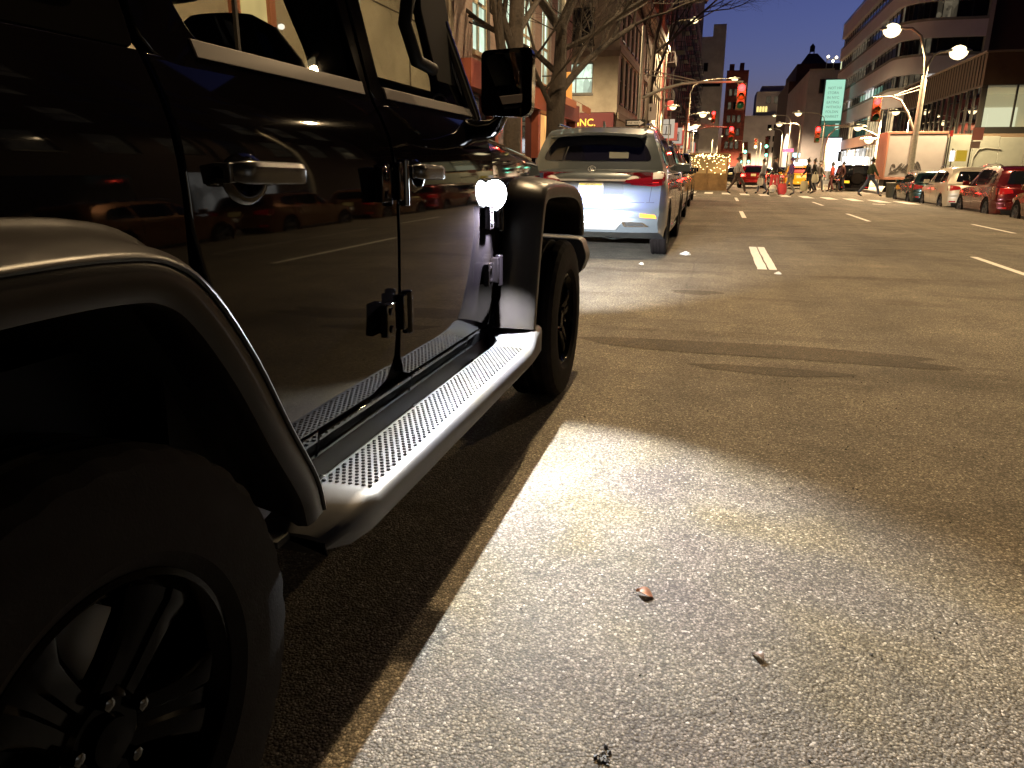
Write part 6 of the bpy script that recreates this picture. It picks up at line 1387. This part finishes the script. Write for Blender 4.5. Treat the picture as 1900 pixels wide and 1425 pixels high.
person('person in black leaning and carrying pale bags before the taxi', 4.62, 43.0, gz(4.6), R(75), .26, 1.76, (.012, .012, .016), (.02, .02, .025), lean=.10, arms=(.5, .2))
person('thin person all in black right behind the bag carrier', 5.0, 44.4, gz(5), R(80), .12, 1.78, (.012, .012, .012), (.012, .012, .014), coat=True)
person('person in grey hooded top walking by the far pavement shops', 5.65, 47.5, gz(5.6), R(-60), .2, 1.68, (.16, .14, .13), (.08, .08, .09), hood=True)
person('person in red jacket beside the black off-road car', 6.5, 48.8, gz(6.5), R(60), .15, 1.66, (.40, .05, .03), (.10, .03, .03))
person('person in dark maroon coat left of the black off-road car\'s wheel', 7.2, 49.6, gz(7.2), R(90), .12, 1.72, (.05, .015, .015), (.02, .02, .03), coat=True)
person('walker in dark green jacket and blue jeans, rightmost and striding', 7.35, 41.5, gz(7.35), R(-85), .42, 1.82, (.035, .05, .025), (.07, .09, .14), arms=(.5, -.4))
# bags and pushchair
def bag(label, x, y, z, s, col):
    m = MB(); rows = []
    for (q, a, b) in ((0, .7, .7), (.25, 1, 1), (.7, .9, .85), (1, .75, .35)):
        rows.append([(x + s * .42 * a * math.cos(t), y + s * .22 * b * math.sin(t), z + s * q) for t in [2 * math.pi * i / 14 for i in range(14)]])
    m.grid(rows, close=True); m.f.append(tuple(range(14))); m.tube([(x - s * .15, y, z + s), (x - s * .1, y, z + s * 1.3), (x + s * .1, y, z + s * 1.3), (x + s * .15, y, z + s)], .012, 5)
    return tag(m.build('shopping_bag', mat('bag_%.2f' % z, col, .7), smooth=50), label, 'bag', 'shopping bags')
bag('pale bag held low by the person in black before the taxi', 4.38, 42.7, .12, .50, (.50, .45, .28)); bag('cream bag hung high on the arm of the person in black', 4.88, 42.75, .55, .42, (.60, .56, .42))
bag('red bag carried low right of the pushchair', 2.98, 38.6, .05, .50, (.55, .05, .05)); bag('white bag held by the person in the long grey coat', 2.02, 40.1, .42, .36, (.70, .66, .55))
ps = thing('pushchair', 'red folding pushchair with a round white bundle on the crossing', 'pushchair', (2.6, 38.9, 0))
m = MB(); m.tube([(2.40, 38.7, .10), (2.55, 38.8, .60), (2.62, 39.4, 1.0)], .016, 6).tube([(2.85, 38.7, .10), (2.72, 38.8, .60), (2.74, 39.4, 1.0)], .016, 6).tube([(2.62, 39.4, 1.0), (2.74, 39.4, 1.0)], .018, 6).tube([(2.40, 39.3, .10), (2.60, 38.7, .55)], .016, 6).tube([(2.85, 39.3, .10), (2.68, 38.7, .55)], .016, 6).build('frame', GALV, ps)
m = MB(); m.panel([(2.40, .30), (2.44, .95), (2.82, .95), (2.86, .30)], lambda u, v, d: (u, 38.9 + (v - .3) * .4 + d, v), .06, .2, .2).box2((2.40, 38.6, .28), (2.86, 38.95, .36)).build('seat', mat('pushchair_red', (.5, .04, .05), .7), ps, .02)
m = MB(); m.lathe([(-.20, .001), (-.16, .12), (0, .20), (.16, .12), (.20, .001)], (2.56, 38.62, .30), 'Z', 16).build('bundle', mat('bundle_white', (.65, .62, .5), .8), ps)
for x in (2.38, 2.87):
    for y in (38.7, 39.3): MB().lathe([(-.02, .001), (-.02, .07), (.02, .07), (.02, .001)], (x, y, .075), 'X', 14).build('wheel', RUBBER, ps)
0 and MB().lathe([(.0055, .001), (.0075, .30), (.0065, .33), (.003, .345)], (1.75, 6.3, 0), 'Z', 40).build('manhole_cover', mat('cast_iron_cover', (.03, .028, .025), .5, metal=.4, bump=(60, .6, .01)))
